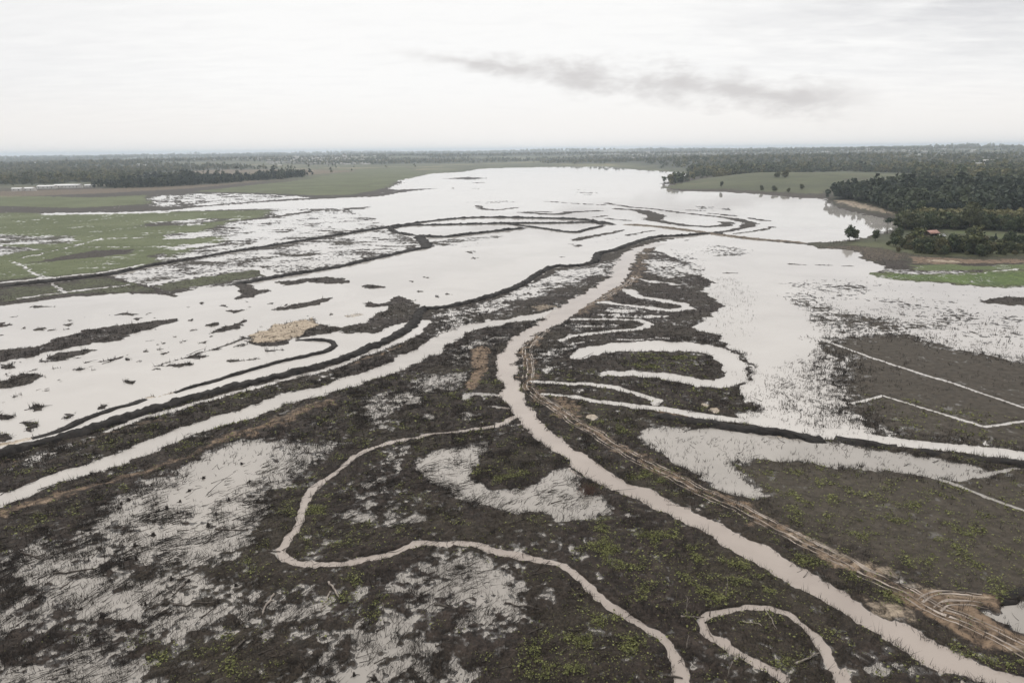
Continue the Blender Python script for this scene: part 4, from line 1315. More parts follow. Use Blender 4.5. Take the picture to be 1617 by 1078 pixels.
x, y, z, _ = scatter(WMASK['pines'] * (1 - WMASK['mixed']) * (L > 0.3), 5200)
order = np.argsort(np.hypot(x, y) - 3.0 * rng.random(len(x)))
for i in order[:115]:
    plant('pine%d' % rng.integers(4), (x[i], y[i], z[i]), rng.uniform(0.66, 1.0), 'tall dark pine in the front ranks of the plantation above the pale beach',
          'front pines of the plantation')
rest = order[115:]
wood_mass("pine_wood", x[rest], y[rest], z[rest] + 0.5, np.exp(rng.normal(size=len(rest)) * 0.24) * 13.0, 'dense dark pine wood behind the beach on the right', m_pine, wide=0.26)
x, y, z, _ = scatter(WMASK['mixed'] * (L > 0.3), 900)
order = np.argsort(np.hypot(x, y) - 3.0 * rng.random(len(x)))
for i in order[:75]:
    plant('broad%d' % rng.integers(4), (x[i], y[i], z[i]), np.exp(rng.normal() * 0.28) * 0.95, 'rounded green broadleaf tree in the belt behind the strip of lawn', 'broadleaf trees behind the lawn')
rest = order[75:]
wood_mass("broadleaf_wood", x[rest], y[rest], z[rest], rng.uniform(8, 14, len(rest)), 'mixed green wood behind the shed and the strip of lawn', m_broad, wide=0.36)
x, y, z, _ = scatter(WMASK['bay'] * (L > 0.3) / (RG / 1500) ** 2, 5200)
wood_mass("bay_wood", x, y, z, np.exp(rng.normal(size=len(x)) * 0.3) * 12.5, 'hazy blue-green wood along the far side of the hill pasture', m_broad, wide=0.42)
x, y, z, _ = scatter(WMASK['left'] * (L > 0.3) / (RG / 1500) ** 2, 4200)
wood_mass("hillside_wood", x, y, z, np.exp(rng.normal(size=len(x)) * 0.3) * 11.5, 'hazy wood covering the low hill at the far left', m_broad, wide=0.42)
x, y, z, _ = scatter(WMASK['row'] * (L > 0.3), 1500)
wood_mass("shelter_belt", x, y, z, np.exp(rng.normal(size=len(x)) * 0.3) * 11.5, 'dark belt of trees between the green flats and the brown fields on the left', m_pine, wide=0.34)
x, y, z, _ = scatter(FARWOOD / (RG / 2000) ** 1.9 * (1 - np.maximum(WMASK['left'], WMASK['bay'])) * (RG < 15000), 22000)
rr = np.hypot(x, y)
wood_mass("far_woods", x, y, z - 1, rng.uniform(9, 17, len(x)) * np.clip(rr / 4500, 1, 2.4), 'blue hazy woods on the far plain out to the horizon', m_broad, wide=0.6)

# ---- the headland: scrub and single trees
SCRUB = [(1392, 385), (1408, 379), (1436, 379), (1450, 388), (1492, 389), (1560, 388), (1617, 394), (1720, 405), (1720, 413), (1617, 405), (1540, 407), (1470, 405), (1440, 402), (1416, 397)]
M = np.zeros((NR, NA), np.float32)
s_, m_ = poly_mask(SCRUB, 2.0, 1.0)
M[s_] = m_
x, y, z, _ = scatter(M, 215)
yard = np.array(on_land(1470, 373))[:2]
yk = -yard / np.hypot(*yard)
al_, ac_ = (x - yard[0]) * yk[0] + (y - yard[1]) * yk[1], (x - yard[0]) * yk[1] - (y - yard[1]) * yk[0]
keep = ~((np.abs(ac_ - 2) < 15) & (al_ < 42) & (al_ > -14))          # the open yard in front of the shed
x, y, z = x[keep], y[keep], z[keep]
for i in range(len(x)):
    k = rng.random()
    if k < 0.66:
        plant('scrub%d' % rng.integers(4), (x[i], y[i], z[i] - 0.1), np.exp(rng.normal() * 0.35) * 1.15, 'olive green shrub in the thicket on the headland below the shed', 'shrubs on the headland')
    else:
        plant('broad%d' % rng.integers(4), (x[i], y[i], z[i] - 0.1), np.exp(rng.normal() * 0.25) * 0.62, 'small dark green tree in the thicket on the headland below the shed', 'small trees on the headland')

SINGLES = [
    ('broad0', 1341, 380, 1.05, 'left tree of the dark pair standing at the tip of the headland'),
    ('broad2', 1351, 380, 0.82, 'right, smaller tree of the dark pair standing at the tip of the headland'),
    ('broad1', 1382, 380.5, 0.80, 'single round dark tree on the headland ridge, right of the pair'),
    ('araucaria0', 1401, 369, 0.80, 'slim bare-stemmed tree with a small flat top against the bay water'),
    ('broad3', 1139, 296.5, 0.95, 'lone round dark tree on the near slope of the hill pasture'),
    ('scrub0', 1228, 280, 2.9, 'left tree of the big dark clump on top of the hill pasture'),
    ('scrub2', 1240, 280, 3.3, 'right tree of the big dark clump on top of the hill pasture'),
    ('scrub1', 1202, 300, 1.7, 'bush by the shore of the hill pasture, left of a darker one'),
    ('scrub0', 1222, 301.5, 1.9, 'dark bush by the shore of the hill pasture, third from its point'),
    ('scrub2', 1266, 298, 1.8, 'bush high on the right part of the hill pasture'),
    ('scrub3', 1245, 304, 1.5, 'low bush at the water edge of the hill pasture'),
    ('araucaria1', 1400, 337, 0.9, 'flat-topped tree rising at the edge of the pale beach'),
    ('broad1', 1427, 352, 1.45, 'big spreading tree at the near end of the bay by the beach'),
    ('broad3', 1452, 349, 1.6, 'large pale green tree standing behind the shed'),
    ('pine1', 1600, 386, 0.55, 'young pine on the lawn right of the white van'),
    ('pine0', 1570, 385, 0.4, 'small dark conifer at the lower edge of the lawn'),
    ('broad2', 1560, 350, 1.5, 'rounded yellowish tree in the belt at the far right'),
]
for kind, u, v, sc, lab in SINGLES:
    p = on_land(u, v)
    plant(kind, p, sc, lab)
for k, (u, v) in enumerate([(1058, 289), (1064, 288), (1070, 287), (1076, 286), (1084, 285)]):
    plant('broad%d' % (k % 4), on_land(u, v), rng.uniform(1.0, 1.6), 'dark tree standing on the low spit in the middle of the far lake', 'trees on the low spit')
for k in range(34):    # trees dotted over the brown field on the left
    u = rng.uniform(318, 560)
    v = rng.uniform(262, 276) - (u - 320) * 0.012
    plant('broad%d' % rng.integers(4), on_land(u, v), rng.uniform(0.7, 1.3), 'single tree dotted over the brown far field on the left', 'trees dotted over the far field')

# ------------------------------------------------------------------ dead stalks, twigs and fresh plants on the mud
def stems(x, y, z, h, lean, r, per, spread):
    n = len(x) * per
    X0 = np.repeat(x, per) + rng.normal(size=n) * spread
    Y0 = np.repeat(y, per) + rng.normal(size=n) * spread
    Z0 = np.repeat(np.maximum(z, -0.1), per) - 0.1
    H = np.repeat(h, per) * rng.uniform(0.35, 1.1, n)
    a = rng.uniform(0, 6.28, n)
    ln = np.abs(rng.normal(size=n)) * lean * H
    R = np.repeat(r, per) * rng.uniform(0.6, 1.3, n)
    tip = np.stack([X0 + np.cos(a) * ln, Y0 + np.sin(a) * ln, Z0 + H], -1)
    v = np.zeros((n, 4, 3))
    for k in range(3):
        v[:, k, 0] = X0 + R * math.cos(k * 2.094)
        v[:, k, 1] = Y0 + R * math.sin(k * 2.094)
        v[:, k, 2] = Z0
    v[:, 3] = tip
    b = np.arange(n)[:, None] * 4
    f = np.concatenate([b + np.array([[0, 1, 3]]), b + np.array([[1, 2, 3]]), b + np.array([[2, 0, 3]])])
    return v.reshape(-1, 3), np.zeros((0, 4), int), f


dryish = sstep(L, 0.15, 0.5)
wetish = sstep(L, -0.62, -0.30) * (1 - dryish) * sstep(A, 0.22, 0.5) * (1 - 0.9 * sstep(RG, 230, 330))
bare = np.clip(1 - TINT['sand'] - 0.8 * TINT['brown'] - TINT['upland'] - 0.85 * np.clip(TINT['green'] * 1.3, 0, 1) * (RG > 240), 0, 1)
clump = sstep(fbm(X + 10, Y + 3, 5.0, 2), -0.6, 1.2)
clump2 = sstep(fbm(X - 70, Y + 31, 30.0, 2), -1.0, 1.0)
fall = np.minimum(1.0, (150.0 / RG) ** 1.6) * (RG < 900)
d_st = bare * fall * (dryish * (0.25 + 1.1 * clump * clump2) * (1 - 0.93 * TINT['reed']) + wetish * (0.35 + 0.85 * clump * clump2) * (0.35 + 1.3 * sstep(L, -0.5, -0.15)))
x, y, z, k = scatter(d_st, 80000)
r = np.hypot(x, y)
parts = [stems(x, y, z, np.exp(rng.normal(size=len(x)) * 0.4) * np.clip(0.85 - (r - 220) / 700, 0.4, 0.85), 0.40, 0.042 * np.clip(r / 120, 0.85, 2.0), 3, 0.25)]
bp = np.vstack(BANK_PTS)
parts.append(stems(bp[:, 0], bp[:, 1], bp[:, 2], np.exp(rng.normal(size=len(bp)) * 0.4) * 0.45, 0.6, np.full(len(bp), 0.05), 3, 0.2))
fr = np.zeros((NR, NA), np.float32)
s_, m_ = poly_mask([(1170, 590), (1260, 575), (1330, 600), (1345, 640), (1400, 690), (1300, 686), (1200, 668), (1150, 655)], 3, 1)
fr[s_] = m_
s_, m_ = poly_mask([(1120, 440), (1160, 435), (1190, 470), (1180, 530), (1150, 530), (1110, 510)], 5, 1)
fr[s_] = np.maximum(fr[s_], 0.35 * m_)
s_, m_ = poly_mask([(1020, 672), (1250, 684), (1500, 725), (1540, 745), (1380, 745), (1200, 735), (1120, 735), (1040, 710)], 3, 1)
fr[s_] = np.maximum(fr[s_], 0.22 * m_)
x, y, z, k = scatter(fr * (0.25 + clump) * (L < 0.3), 2200)
parts.append(stems(x, y, z, rng.uniform(0.4, 1.4, len(x)), 0.2, np.full(len(x), 0.045), 2, 0.2))
v, q_, t3 = join(parts)
o = mesh_object("dead_stalks", v, [t3], m_stalk)
o['kind'] = 'stuff'
o['label'] = 'dark dead stalks and stubs standing all over the mud and shallow pools'


def twigs(x, y, z, ang, ln, r):
    """bent lying twigs, three-sided"""
    n = len(x)
    m = 4
    u = np.linspace(-0.5, 0.5, m)[None, :]
    bend = rng.normal(size=(n, 1)) * 0.14 * ln[:, None]
    off = bend * (1 - 4 * u ** 2)
    ca, sa = np.cos(ang)[:, None], np.sin(ang)[:, None]
    px = x[:, None] + ca * u * ln[:, None] - sa * off
    py = y[:, None] + sa * u * ln[:, None] + ca * off
    tilt = np.abs(rng.normal(size=(n, 1))) * 0.10 * ln[:, None]
    pz = np.maximum(z, 0.0)[:, None] + r[:, None] + tilt * (u + 0.5)
    rad = r[:, None] * (1.15 - (u + 0.5) * 0.85)
    v = np.zeros((n, m, 3, 3))
    for k in range(3):
        th = k * 2.094 + 0.5
        v[:, :, k, 0] = px - sa * rad * math.cos(th)
        v[:, :, k, 1] = py + ca * rad * math.cos(th)
        v[:, :, k, 2] = pz + rad * math.sin(th)
    i = np.arange(n * m * 3).reshape(n, m, 3)
    j = np.roll(i, -1, 2)
    f = np.stack([i[:, :-1], j[:, :-1], j[:, 1:], i[:, 1:]], -1).reshape(-1, 4)
    return v.reshape(-1, 3), f, np.zeros((0, 3), int)


near = (RG < 260) * np.minimum(1, (120 / RG) ** 1.5)
d_tw = bare * near * (wetish * (0.25 + 1.6 * clump) + dryish * 0.85 * (0.3 + clump)) * np.where(AA < 0.12, 1.0, 0.35) * (1 - TINT['reed'])
x, y, z, k = scatter(d_tw, 28000)
ang = np.radians(48) + 0.5 * fbm(x, y, 26.0, 2) + rng.normal(size=len(x)) * 0.28
ln = np.exp(rng.normal(size=len(x)) * 0.5) * 1.15
v, q_, _ = twigs(x, y, z, ang, ln, np.clip(0.014 + 0.009 * ln, 0.014, 0.055) * np.clip(np.hypot(x, y) / 110, 0.9, 2))
o = mesh_object("fallen_twigs", v, [q_], m_stalk)
o['kind'] = 'stuff'
o['label'] = 'dark flattened twigs and branches lying one way in the shallow pools'

gr = TINT['green'] * (RG < 330) * dryish * np.minimum(1, (130 / RG) ** 1.2)
gr = gr * 0.7 + (TINT['reed'] * 0.22 * sstep(RG, 165, 95) + 0.05 * (RG < 200)) * dryish * bare * sstep(RG, 330, 120)
gclump = sstep(fbm(X + 500, Y, 4.5, 3), -0.1, 1.5) ** 1.5
x, y, z, k = scatter(gr * (0.06 + gclump), 30000)
n = len(x)
per = 3
xx = np.repeat(x, per) + rng.normal(size=n * per) * 0.22
yy = np.repeat(y, per) + rng.normal(size=n * per) * 0.22
zz = np.repeat(np.maximum(z, 0), per) + rng.uniform(0.08, 0.35, n * per)
nn = rng.normal(size=(n * per, 3)) * 0.5 + np.array([0, 0, 1.0])
nn /= np.linalg.norm(nn, axis=1)[:, None]
v, q_ = leaf_quads(np.stack([xx, yy, zz], -1), nn, np.clip(np.exp(rng.normal(size=n * per) * 0.55) * 0.075, 0.03, 0.26) * np.clip(np.repeat(np.hypot(x, y), per) / 130, 0.9, 1.8))
o = mesh_object("low_plants", v, [q_], m_tuft)
o['kind'] = 'stuff'
o['label'] = 'fresh light green leaves of low plants sprouting from the mud'


# ------------------------------------------------------------------ fallen logs, bare stems, stumps: each one a thing
def log(u0, v0, u1, v1, r, label, mat=None, fork=0, group=None, name="fallen_log", lift=0.0):
    a, b = on_land(u0, v0), on_land(u1, v1)
    a.z, b.z = max(a.z, 0), max(b.z, 0)
    mid = (a + b) / 2
    o0 = np.array(mid)
    p = np.array([np.array(a) * (1 - s) + np.array(b) * s for s in np.linspace(0, 1, 8)]) - o0
    ln = np.linalg.norm(p[-1] - p[0])
    p[1:-1] += rng.normal(size=(6, 3)) * 0.025 * ln * np.array([1, 1, 0.4])
    p[:, 2] += r * 0.6 + lift * np.linspace(0, 1, 8)
    v, q_, t3 = tube(p, [r * 1.2, r, r * 0.85, r * 0.5], 7)
    o = mesh_object(name, v, [q_, t3], mat or m_dead, smooth=True)
    o.location = mid
    tag(o, label, 'log', group)
    parts = []
    for k in range(fork):
        s = rng.integers(2, 7)
        d = (p[-1] - p[0]) / ln
        sd = np.array([-d[1], d[0], 0]) * rng.choice([-1, 1])
        e = p[s] + (d * rng.uniform(0.3, 0.8) + sd * rng.uniform(0.4, 0.9) + np.array([0, 0, rng.uniform(0.05, 0.5)])) * ln * rng.uniform(0.18, 0.36)
        parts.append(tube([p[s], (p[s] + e) / 2 + rng.normal(size=3) * 0.03 * ln, e], [r * 0.6, r * 0.22], 5))
    for pr in parts:
        mesh_object("branch", pr[0], [pr[1], pr[2]], mat or m_dead, smooth=True, parent=o)
    return o


LOGS = [
    (519, 919, 536, 944, 0.16, 'pale log of the leaning pair just below the stream bend', m_pale, 0),
    (522, 934, 507, 966, 0.13, 'grey log propped against a paler one below the stream bend', m_pale, 0),
    (433, 938, 408, 976, 0.15, 'pale forked branch with a splayed lower end, left of the leaning pair of logs', m_pale, 2),
    (341, 835, 386, 837, 0.16, 'short straight dark log in the large left pool', None, 1),
    (84, 906, 152, 898, 0.15, 'long dark log reaching left from a round root clump in the pool', None, 1),
    (274, 955, 348, 951, 0.14, 'long thin nearly level dark log across the lower left pool', None, 1),
    (298, 917, 272, 941, 0.15, 'slanting dark log with a tangled root at its upper end', None, 2),
    (386, 1010, 362, 1040, 0.12, 'steeply slanting dark branch on the green mud at the lower left', None, 0),
    (33, 873, 66, 882, 0.18, 'thick dark log with root clump near the left edge', None, 2),
    (318, 976, 343, 957, 0.10, 'thin hooked stick lying in the lower left pool', None, 1),
    (421, 869, 443, 871, 0.12, 'short dark log touching the stream bend from the left', None, 0),
    (686, 955, 748, 966, 0.17, 'thick dark log in the tangle below the stream', None, 2),
    (797, 952, 852, 961, 0.12, 'thin dark log right of the thick one in the tangle below the stream', None, 1),
    (1048, 1067, 1078, 1071, 0.16, 'dark log across the lower end of the stream', None, 0),
    (1075, 973, 1112, 974, 0.13, 'grey log lying level left of the hairpin stream', m_pale, 0),
    (1256, 1048, 1294, 1031, 0.14, 'grey branch slanting onto the right limb of the hairpin stream', m_pale, 1),
    (1172, 981, 1215, 990, 0.09, 'thin pale stick inside the hairpin stream', m_pale, 0),
    (1210, 965, 1227, 993, 0.08, 'forked bleached branch crossing the top of the hairpin stream', m_pale, 2),
    (1115, 985, 1127, 1010, 0.09, 'crooked pale branch over the left limb of the hairpin stream', m_pale, 1),
    (590, 885, 570, 920, 0.12, 'dark stick slanting down from the stream below its sharp bend', None, 1),
    (925, 775, 968, 778, 0.13, 'dark fallen branch at the right rim of the crescent pool', None, 2),
    (870, 795, 888, 790, 0.10, 'small dark forked branch sticking out of the crescent pool', None, 2),
]
for u0, v0, u1, v1, r, lab, mt, fk in LOGS:
    log(u0, v0, u1, v1, r, lab, mt, fk)
for k in range(46):
    u, v = rng.uniform(10, 900), rng.uniform(800, 1060)
    if not (L[int(np.interp(np.hypot(*ground_at((u, v))[0]), RR, np.arange(NR))), int(np.interp(np.arctan2(*ground_at((u, v))[0]), AZ, np.arange(NA)))] > -0.5):
        continue
    w2, k2 = rng.uniform(10, 26), rng.uniform(-0.75, 0.1)
    log(u, v, u + w2, v + k2 * w2, rng.uniform(0.06, 0.10), 'slender dark branch lying flat in the muddy shallows of the foreground', None, int(rng.integers(0, 3)),
        'slender branches lying in the shallows', "fallen_branch")['category'] = 'branch'


def bare_stem(u, v, h, label, mat=None, lean=0.06, twig=3, group=None, name="dead_tree"):
    p0 = on_land(u, v)
    r = empty(name, p0, 0, label, 'dead tree', group)
    top = np.array([rng.normal() * lean * h, rng.normal() * lean * h, h])
    p = np.linspace(0, 1, 6)[:, None] * top + rng.normal(size=(6, 3)) * 0.015 * h
    p[0] = (0, 0, -0.3)
    v_, q_, t3 = tube(p, [0.085, 0.07, 0.03], 6)
    mesh_object("trunk", v_, [q_, t3], mat or m_dead, smooth=True, parent=r)
    for k in range(twig):
        s = p[rng.integers(2, 6)]
        a = rng.uniform(0, 6.28)
        e = s + np.array([math.cos(a) * 0.35, math.sin(a) * 0.35, rng.uniform(0.2, 0.6)]) * h * 0.35
        v_, q_, t3 = tube([s, (s + e) / 2, e], [0.03, 0.012], 4)
        mesh_object("branch", v_, [q_, t3], mat or m_dead, smooth=True, parent=r)
    return r


for u, v, h, lab, mt in [(1084, 972, 3.0, 'tall bleached bare stem standing at the left end of the hairpin stream', m_pale),
                         (1146, 941, 2.4, 'bleached bare stem standing above the hairpin stream', m_pale),
                         (1093, 971, 1.8, 'shorter grey stem right beside the tall one by the hairpin stream', None),
                         (1084, 1024, 2.0, 'bare stem on the mud below the level grey log', m_pale),
                         (1149, 1068, 2.2, 'thin bare stem near the bottom edge left of the hairpin stream', m_pale),
                         (1205, 1074, 2.2, 'bare stem standing in the lower limb of the hairpin stream', None),
                         (842, 962, 2.6, 'crooked many-armed bare snag in the tangle below the stream', None),
                         (826, 880, 1.8, 'thin bare post standing on the upper edge of the stream', m_pale),
                         (483, 745, 2.0, 'dark spike standing at the right rim of the large left pool', None),
                         (1475, 985, 1.0, 'dark stub at the brown fork of the track', None),
                         (1120, 972, 1.6, 'dark bent stem at the crown of the hairpin stream', None),
                         (606, 965, 1.7, 'pale bare stem between two pools at the bottom', m_pale)]:
    bare_stem(u, v, h, lab, mt, 0.07 if 'crooked' not in lab else 0.2, 3 if 'many' not in lab else 7)
# a bare dead bush on the bank between the crescent pool and the river
root = empty("dead_bush", on_land(928, 779), 0, 'leafless reddish brown bush between the crescent pool and the river', 'bush')
m_red = simple_mat("red_twigs", (0.09, 0.055, 0.045), (0.19, 0.125, 0.10), 1.0, 0.9, 0.2, 0.5)
parts = []
for k in range(95):
    a, sp_ = rng.uniform(0, 6.28), rng.uniform(0.3, 1.9)
    b0 = np.array([rng.normal() * 0.9, rng.normal() * 0.7, 0])
    e = b0 + np.array([math.cos(a) * sp_, math.sin(a) * sp_, rng.uniform(0.8, 2.6)])
    parts.append(tube([b0, (b0 + e) / 2 + rng.normal(size=3) * 0.12, e], [0.045, 0.012], 3, False))
v, q_, t3 = join(parts)
mesh_object("twigs", v, [q_, t3] if len(t3) else [q_], m_red, parent=root)


def stump(u, v, r, h, label, group):
    p0 = on_land(u, v)
    p0.z = max(p0.z, -0.05)
    n = 9
    th = np.arange(n) * 2 * np.pi / n
    V = []
    for z_, k in ((-0.15, 1.9), (0.08, 1.35), (0.3 * h, 1.0), (h, 0.85)):
        rag = 1 + rng.normal(size=n) * 0.14
        zz_ = z_ + (rng.normal(size=n) * 0.16 * h if z_ == h else 0)
        V.append(np.stack([np.cos(th) * r * k * rag, np.sin(th) * r * k * rag, np.full(n, 1.0) * zz_], -1))
    V = np.vstack(V + [np.array([[0, 0, h * 0.85]])])
    i = np.arange(4 * n).reshape(4, n)
    j = np.roll(i, -1, 1)
    f = np.stack([i[:-1], j[:-1], j[1:], i[1:]], -1).reshape(-1, 4)
    t3 = np.stack([i[-1], j[-1], np.full(n, 4 * n)], -1)
    o = mesh_object("tree_stump", V, [f, t3], m_stalk)
    o.location = p0
    o.rotation_euler = (0, 0, rng.uniform(0, 6.28))
    tag(o, label, 'stump', group)
    parts = []
    for k in range(3):        # broken roots
        a = rng.uniform(0, 6.28)
        e = np.array([math.cos(a), math.sin(a), 0.1]) * r * rng.uniform(2.5, 4.5)
        pr = tube([(0, 0, 0.12), e * 0.6 + [0, 0, 0.14], e], [r * 0.35, r * 0.12], 4)
        mesh_object("root", pr[0], [pr[1], pr[2]], m_stalk, parent=o)


for u, v in [(245, 824), (282, 810), (205, 790), (381, 733), (327, 831), (230, 955), (127, 962), (297, 918), (33, 872), (242, 845), (345, 951), (162, 973),
             (217, 883), (192, 796), (188, 803), (234, 816), (300, 775), (322, 755), (286, 792), (262, 803), (340, 812), (360, 790), (395, 760), (316, 726),
             (214, 862), (189, 893), (141, 836), (272, 915), (60, 945), (372, 925), (40, 1050), (110, 1060), (590, 1072), (560, 1066)]:
    stump(u + rng.uniform(-2, 2), v, rng.uniform(0.16, 0.30), rng.uniform(0.3, 0.65), 'dark rotten stump sticking out of a foreground pool', 'stumps in the foreground pools')

# ------------------------------------------------------------------ buildings, van, posts
m_wall = simple_mat("pale_wall", (0.55, 0.53, 0.50), (0.72, 0.70, 0.67), 0.4, 0.8, 0.3)
m_roofw = simple_mat("pale_roof", (0.60, 0.60, 0.60), (0.80, 0.80, 0.79), 0.3, 0.5, 0.4)
m_roofr = simple_mat("red_roof", (0.30, 0.17, 0.14), (0.46, 0.28, 0.24), 0.8, 0.75, 0.3)
m_darkwood = simple_mat("dark_wall", (0.035, 0.028, 0.026), (0.08, 0.06, 0.055), 1.0, 0.85, 0.2)
m_glass = simple_mat("dark_glass", (0.02, 0.022, 0.025), (0.05, 0.055, 0.06), 1.0, 0.1, 0.5)


def box(x0, x1, y0, y1, z0, z1):
    v = np.array([(x0, y0, z0), (x1, y0, z0), (x1, y1, z0), (x0, y1, z0), (x0, y0, z1), (x1, y0, z1), (x1, y1, z1), (x0, y1, z1)], float)
    f = np.array([(0, 3, 2, 1), (4, 5, 6, 7), (0, 1, 5, 4), (1, 2, 6, 5), (2, 3, 7, 6), (3, 0, 4, 7)])
    return v, f, np.zeros((0, 3), int)


def gable(lx, ly, z0, rise, over=0.5, th=0.15):
    """roof slab pair along x"""
    a, b = lx / 2 + over, ly / 2 + over
    drop = rise * over / (ly / 2)
    pr = [(-b, z0 - drop), (0, z0 + rise), (b, z0 - drop), (b, z0 - drop + th), (0, z0 + rise + th * 1.2), (-b, z0 - drop + th)]
    v = np.array([(s * a, p[0], p[1]) for s in (-1, 1) for p in pr])
    f = [(k, (k + 1) % 6, (k + 1) % 6 + 6, k + 6) for k in range(6)]
    e = [(0, 5, 4, 1), (1, 4, 3, 2), (6, 7, 10, 11), (7, 8, 9, 10)]
    return v, np.array(f + e), np.zeros((0, 3), int)


def barn(u, v, lx, ly, h, rise, label, roof_mat, wall_mat, rz):
    r = empty("farm_building", on_land(u, v), rz, label, 'building', 'pale buildings under the wood on the left')
    gv = np.array([(s * lx / 2, p[0], p[1]) for s in (-1, 1) for p in ((-ly / 2, -1), (ly / 2, -1), (ly / 2, h), (0, h + rise), (-ly / 2, h))])
    t3 = np.array([(2, 4, 3), (7, 8, 9)])
    qd = np.array([(0, 4, 2, 1), (5, 6, 7, 9), (0, 5, 9, 4), (1, 2, 7, 6)])
    mesh_object("wall", gv, [qd, t3], wall_mat, parent=r)
    rv, rf, _ = gable(lx, ly, h + 0.03, rise)
    mesh_object("roof", rv, rf, roof_mat, parent=r)
    n = max(int(lx / 7), 2)
    for k in range(n):
        xx_ = -lx / 2 + lx * (k + 0.5) / n
        bv, bf, _ = box(xx_ - 0.8, xx_ + 0.8, -ly / 2 - 0.06, -ly / 2 + 0.05, h * 0.42, h * 0.75)
        mesh_object("window", bv, bf, m_glass, parent=r)
    return r


for u, v, lx, ly, h, rs, lab in [(28, 302, 16, 9, 4.5, 1.6, 'small white building at the far left, alone below the wood'),
                                 (48, 301.5, 18, 10, 4.5, 1.8, 'white building second from the left edge below the wood'),
                                 (75, 298, 34, 12, 4.5, 2.0, 'long white shed left of a longer one below the wood'),
                                 (108, 297, 52, 14, 5, 2.4, 'longest white-roofed shed below the left wood'),
                                 (141, 296, 14, 9, 4, 1.6, 'small pale building right of the longest shed'),
                                 (184, 292, 26, 14, 5, 2.2, 'white-roofed shed left of its bigger twin beside the tree belt'),
                                 (203, 291.5, 34, 15, 5.5, 2.4, 'big white-roofed shed against the dark tree belt'),
                                 (218, 262.5, 30, 18, 9, 2, 'pale house on top of the wooded hill, left one of two'),
                                 (230, 265, 20, 16, 10, 2, 'pale house on top of the wooded hill, right one of two')]:
    barn(u, v, lx, ly, h, rs, lab, m_roofw, m_wall, rng.uniform(-0.2, 0.2))
# open shed on the headland
shed = empty("shed", on_land(1470, 373), 0.35, 'open-fronted dark shed with a reddish pitched roof beside the lawn', 'shed')
for k, b in enumerate([box(-4, -3.85, -2.6, 2.6, -0.5, 2.6), box(-3.85, 3.85, 2.45, 2.6, -0.5, 3.3), box(3.85, 4, -2.6, 2.6, -0.5, 2.6)]):
    mesh_object("wall", b[0], b[1], m_darkwood, parent=shed)
for xx_ in (-3.0, 0, 3.0):
    b = box(xx_ - 0.1, xx_ + 0.1, -2.6, -2.4, -0.5, 2.55)
    mesh_object("post", b[0], b[1], m_bark, parent=shed)
g_ = gable(8.2, 5.4, 2.65, 1.5, 0.7)
mesh_object("roof", g_[0], g_[1], m_roofr, parent=shed)

m_white = simple_mat("white_paint", (0.74, 0.74, 0.74), (0.80, 0.80, 0.80), 0.5, 0.3, 0.5)
m_tyre = simple_mat("tyre", (0.02, 0.02, 0.02), (0.035, 0.035, 0.035), 4.0, 0.8, 0.2)
van = empty("parked_van", on_land(1488, 374), 0.2, 'white van parked on the lawn beside the reddish-roofed shed', 'van')
prof = [(-2.3, 0.35), (2.3, 0.35), (2.35, 0.95), (1.65, 1.15), (1.1, 1.85), (-2.2, 1.95), (-2.35, 1.0)]
pv = np.array([(px_, s * 0.92 * (0.9 if pz_ > 1.5 else 1), pz_) for s in (-1, 1) for px_, pz_ in prof])
n = len(prof)
qs = np.array([(k, (k + 1) % n, (k + 1) % n + n, k + n) for k in range(n)])
caps = np.array([(0, 6, 2, 1), (6, 3, 2, 2), (6, 5, 4, 3), (n, n + 1, n + 2, n + 6), (n + 6, n + 3, n + 4, n + 5)])
t3 = np.array([(6, 3, 2), (n + 2, n + 3, n + 6)])
mesh_object("body", pv, [qs, caps[[0, 2, 3, 4]], t3], m_white, parent=van)
for s in (-1, 1):
    b = box(-1.9, 1.0, s * 0.89 - 0.02, s * 0.89 + 0.02, 1.2, 1.7)
    mesh_object("window", b[0], b[1], m_glass, parent=van)
    for xx_ in (-1.4, 1.4):
        th = np.linspace(0, 2 * np.pi, 12, endpoint=False)
        w_ = tube([(xx_, s * 0.92 - 0.12, 0.34), (xx_, s * 0.92 + 0.12, 0.34)], 0.34, 12)
        mesh_object("wheel", w_[0], [w_[1], w_[2]], m_tyre, parent=van)
for u, v in [(1311, 384.5), (1316, 384.4), (1320, 384.2), (1325, 384), (1330, 383.8), (1515, 375), (1517, 375.5)]:
    pv = tube([(0, 0, -0.3), (0.02, 0.01, 1.0), (0.05, 0, 2.1)], [0.11, 0.09], 6)
    o = mesh_object("fence_post", pv[0], [pv[1], pv[2]], m_dead)
    o.location = on_land(u, v)
    if u < 1400:
        tag(o, 'grey post of the short row along the causeway end left of the tree pair', 'post', 'posts at the causeway end')
    else:
        tag(o, 'grey post standing by itself on the lawn right of the van', 'post', 'posts on the lawn')

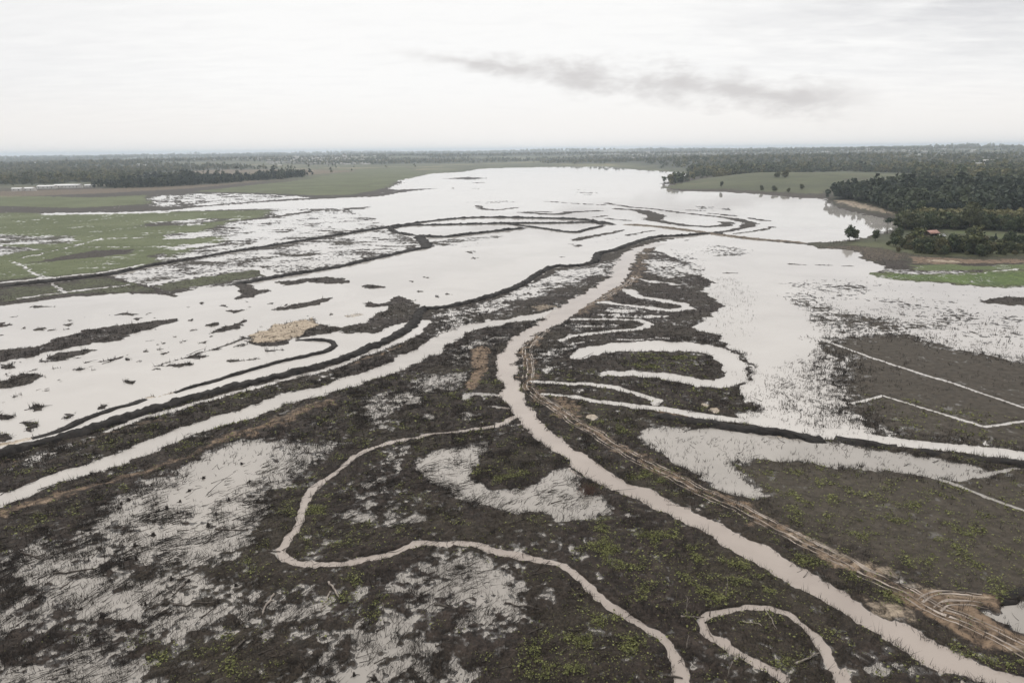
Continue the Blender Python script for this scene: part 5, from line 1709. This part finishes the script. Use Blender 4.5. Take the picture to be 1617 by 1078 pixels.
# far towns: pale boxes too small and too many to count
parts = []
for u, v, su, sv, n in [(470, 254.5, 34, 2.5, 420), (540, 257, 40, 2.0, 150), (60, 262, 26, 2.0, 70), (330, 253, 30, 2, 80), (1100, 245, 60, 3, 420), (1250, 242, 60, 2.5, 300),
                        (820, 243, 90, 2.0, 260), (1000, 243, 40, 2.0, 260), (1420, 246, 60, 2.5, 160), (1560, 262, 25, 2, 40), (1260, 266, 12, 1.5, 30), (960, 248, 60, 2, 120), (650, 247, 60, 2, 140)]:
    for _ in range(int(n * 0.8)):
        p = ground_at((u + rng.normal() * su, min(max(v + rng.normal() * sv, 240.5), 270)))[0]
        if p[1] < 0 or np.hypot(*p) > 15000:
            continue
        zz_ = float(z_at(p[0], p[1]))
        a, b, c = rng.uniform(5, 14), rng.uniform(4, 10), rng.uniform(3, 7) * (1 + (rng.random() < 0.06) * 2)
        bv, bf, bt = box(-a, a, -b, b, -4, c)
        parts.append((bv + np.array([p[0], p[1], zz_]), bf, bt))
v, q_, t3 = join(parts)
o = mesh_object("far_town", v, [q_], simple_mat("town_plaster", (0.22, 0.21, 0.20), (0.62, 0.60, 0.58), 0.01, 0.8, 0.3, 0.8))
o['kind'] = 'stuff'
o['label'] = 'pale houses of hazy towns scattered along the horizon'

# ------------------------------------------------------------------ the air between
m_haze = bpy.data.materials.new("haze")
m_haze.use_nodes = True
hn = NT(m_haze.node_tree)
hn.n.clear()
pvn = hn.node('ShaderNodeVolumePrincipled')
pvn.inputs['Color'].default_value = (0.80, 0.89, 1.0, 1)
pvn.inputs['Density'].default_value = 8.0e-5
pvn.inputs['Anisotropy'].default_value = 0.25
ho = hn.node('ShaderNodeOutputMaterial')
hn.l.new(pvn.outputs[0], ho.inputs['Volume'])
b = box(-36000, 36000, -36000, 36000, -2.3, 125)
hz = mesh_object("haze", b[0], b[1], m_haze)
hz['kind'] = 'stuff'
hz['label'] = 'pale blue haze lying over the plain'
for kind, (r, used) in PROTO.items():
    if not used:
        for ch in list(r.children):
            bpy.data.objects.remove(ch)
        bpy.data.objects.remove(r)
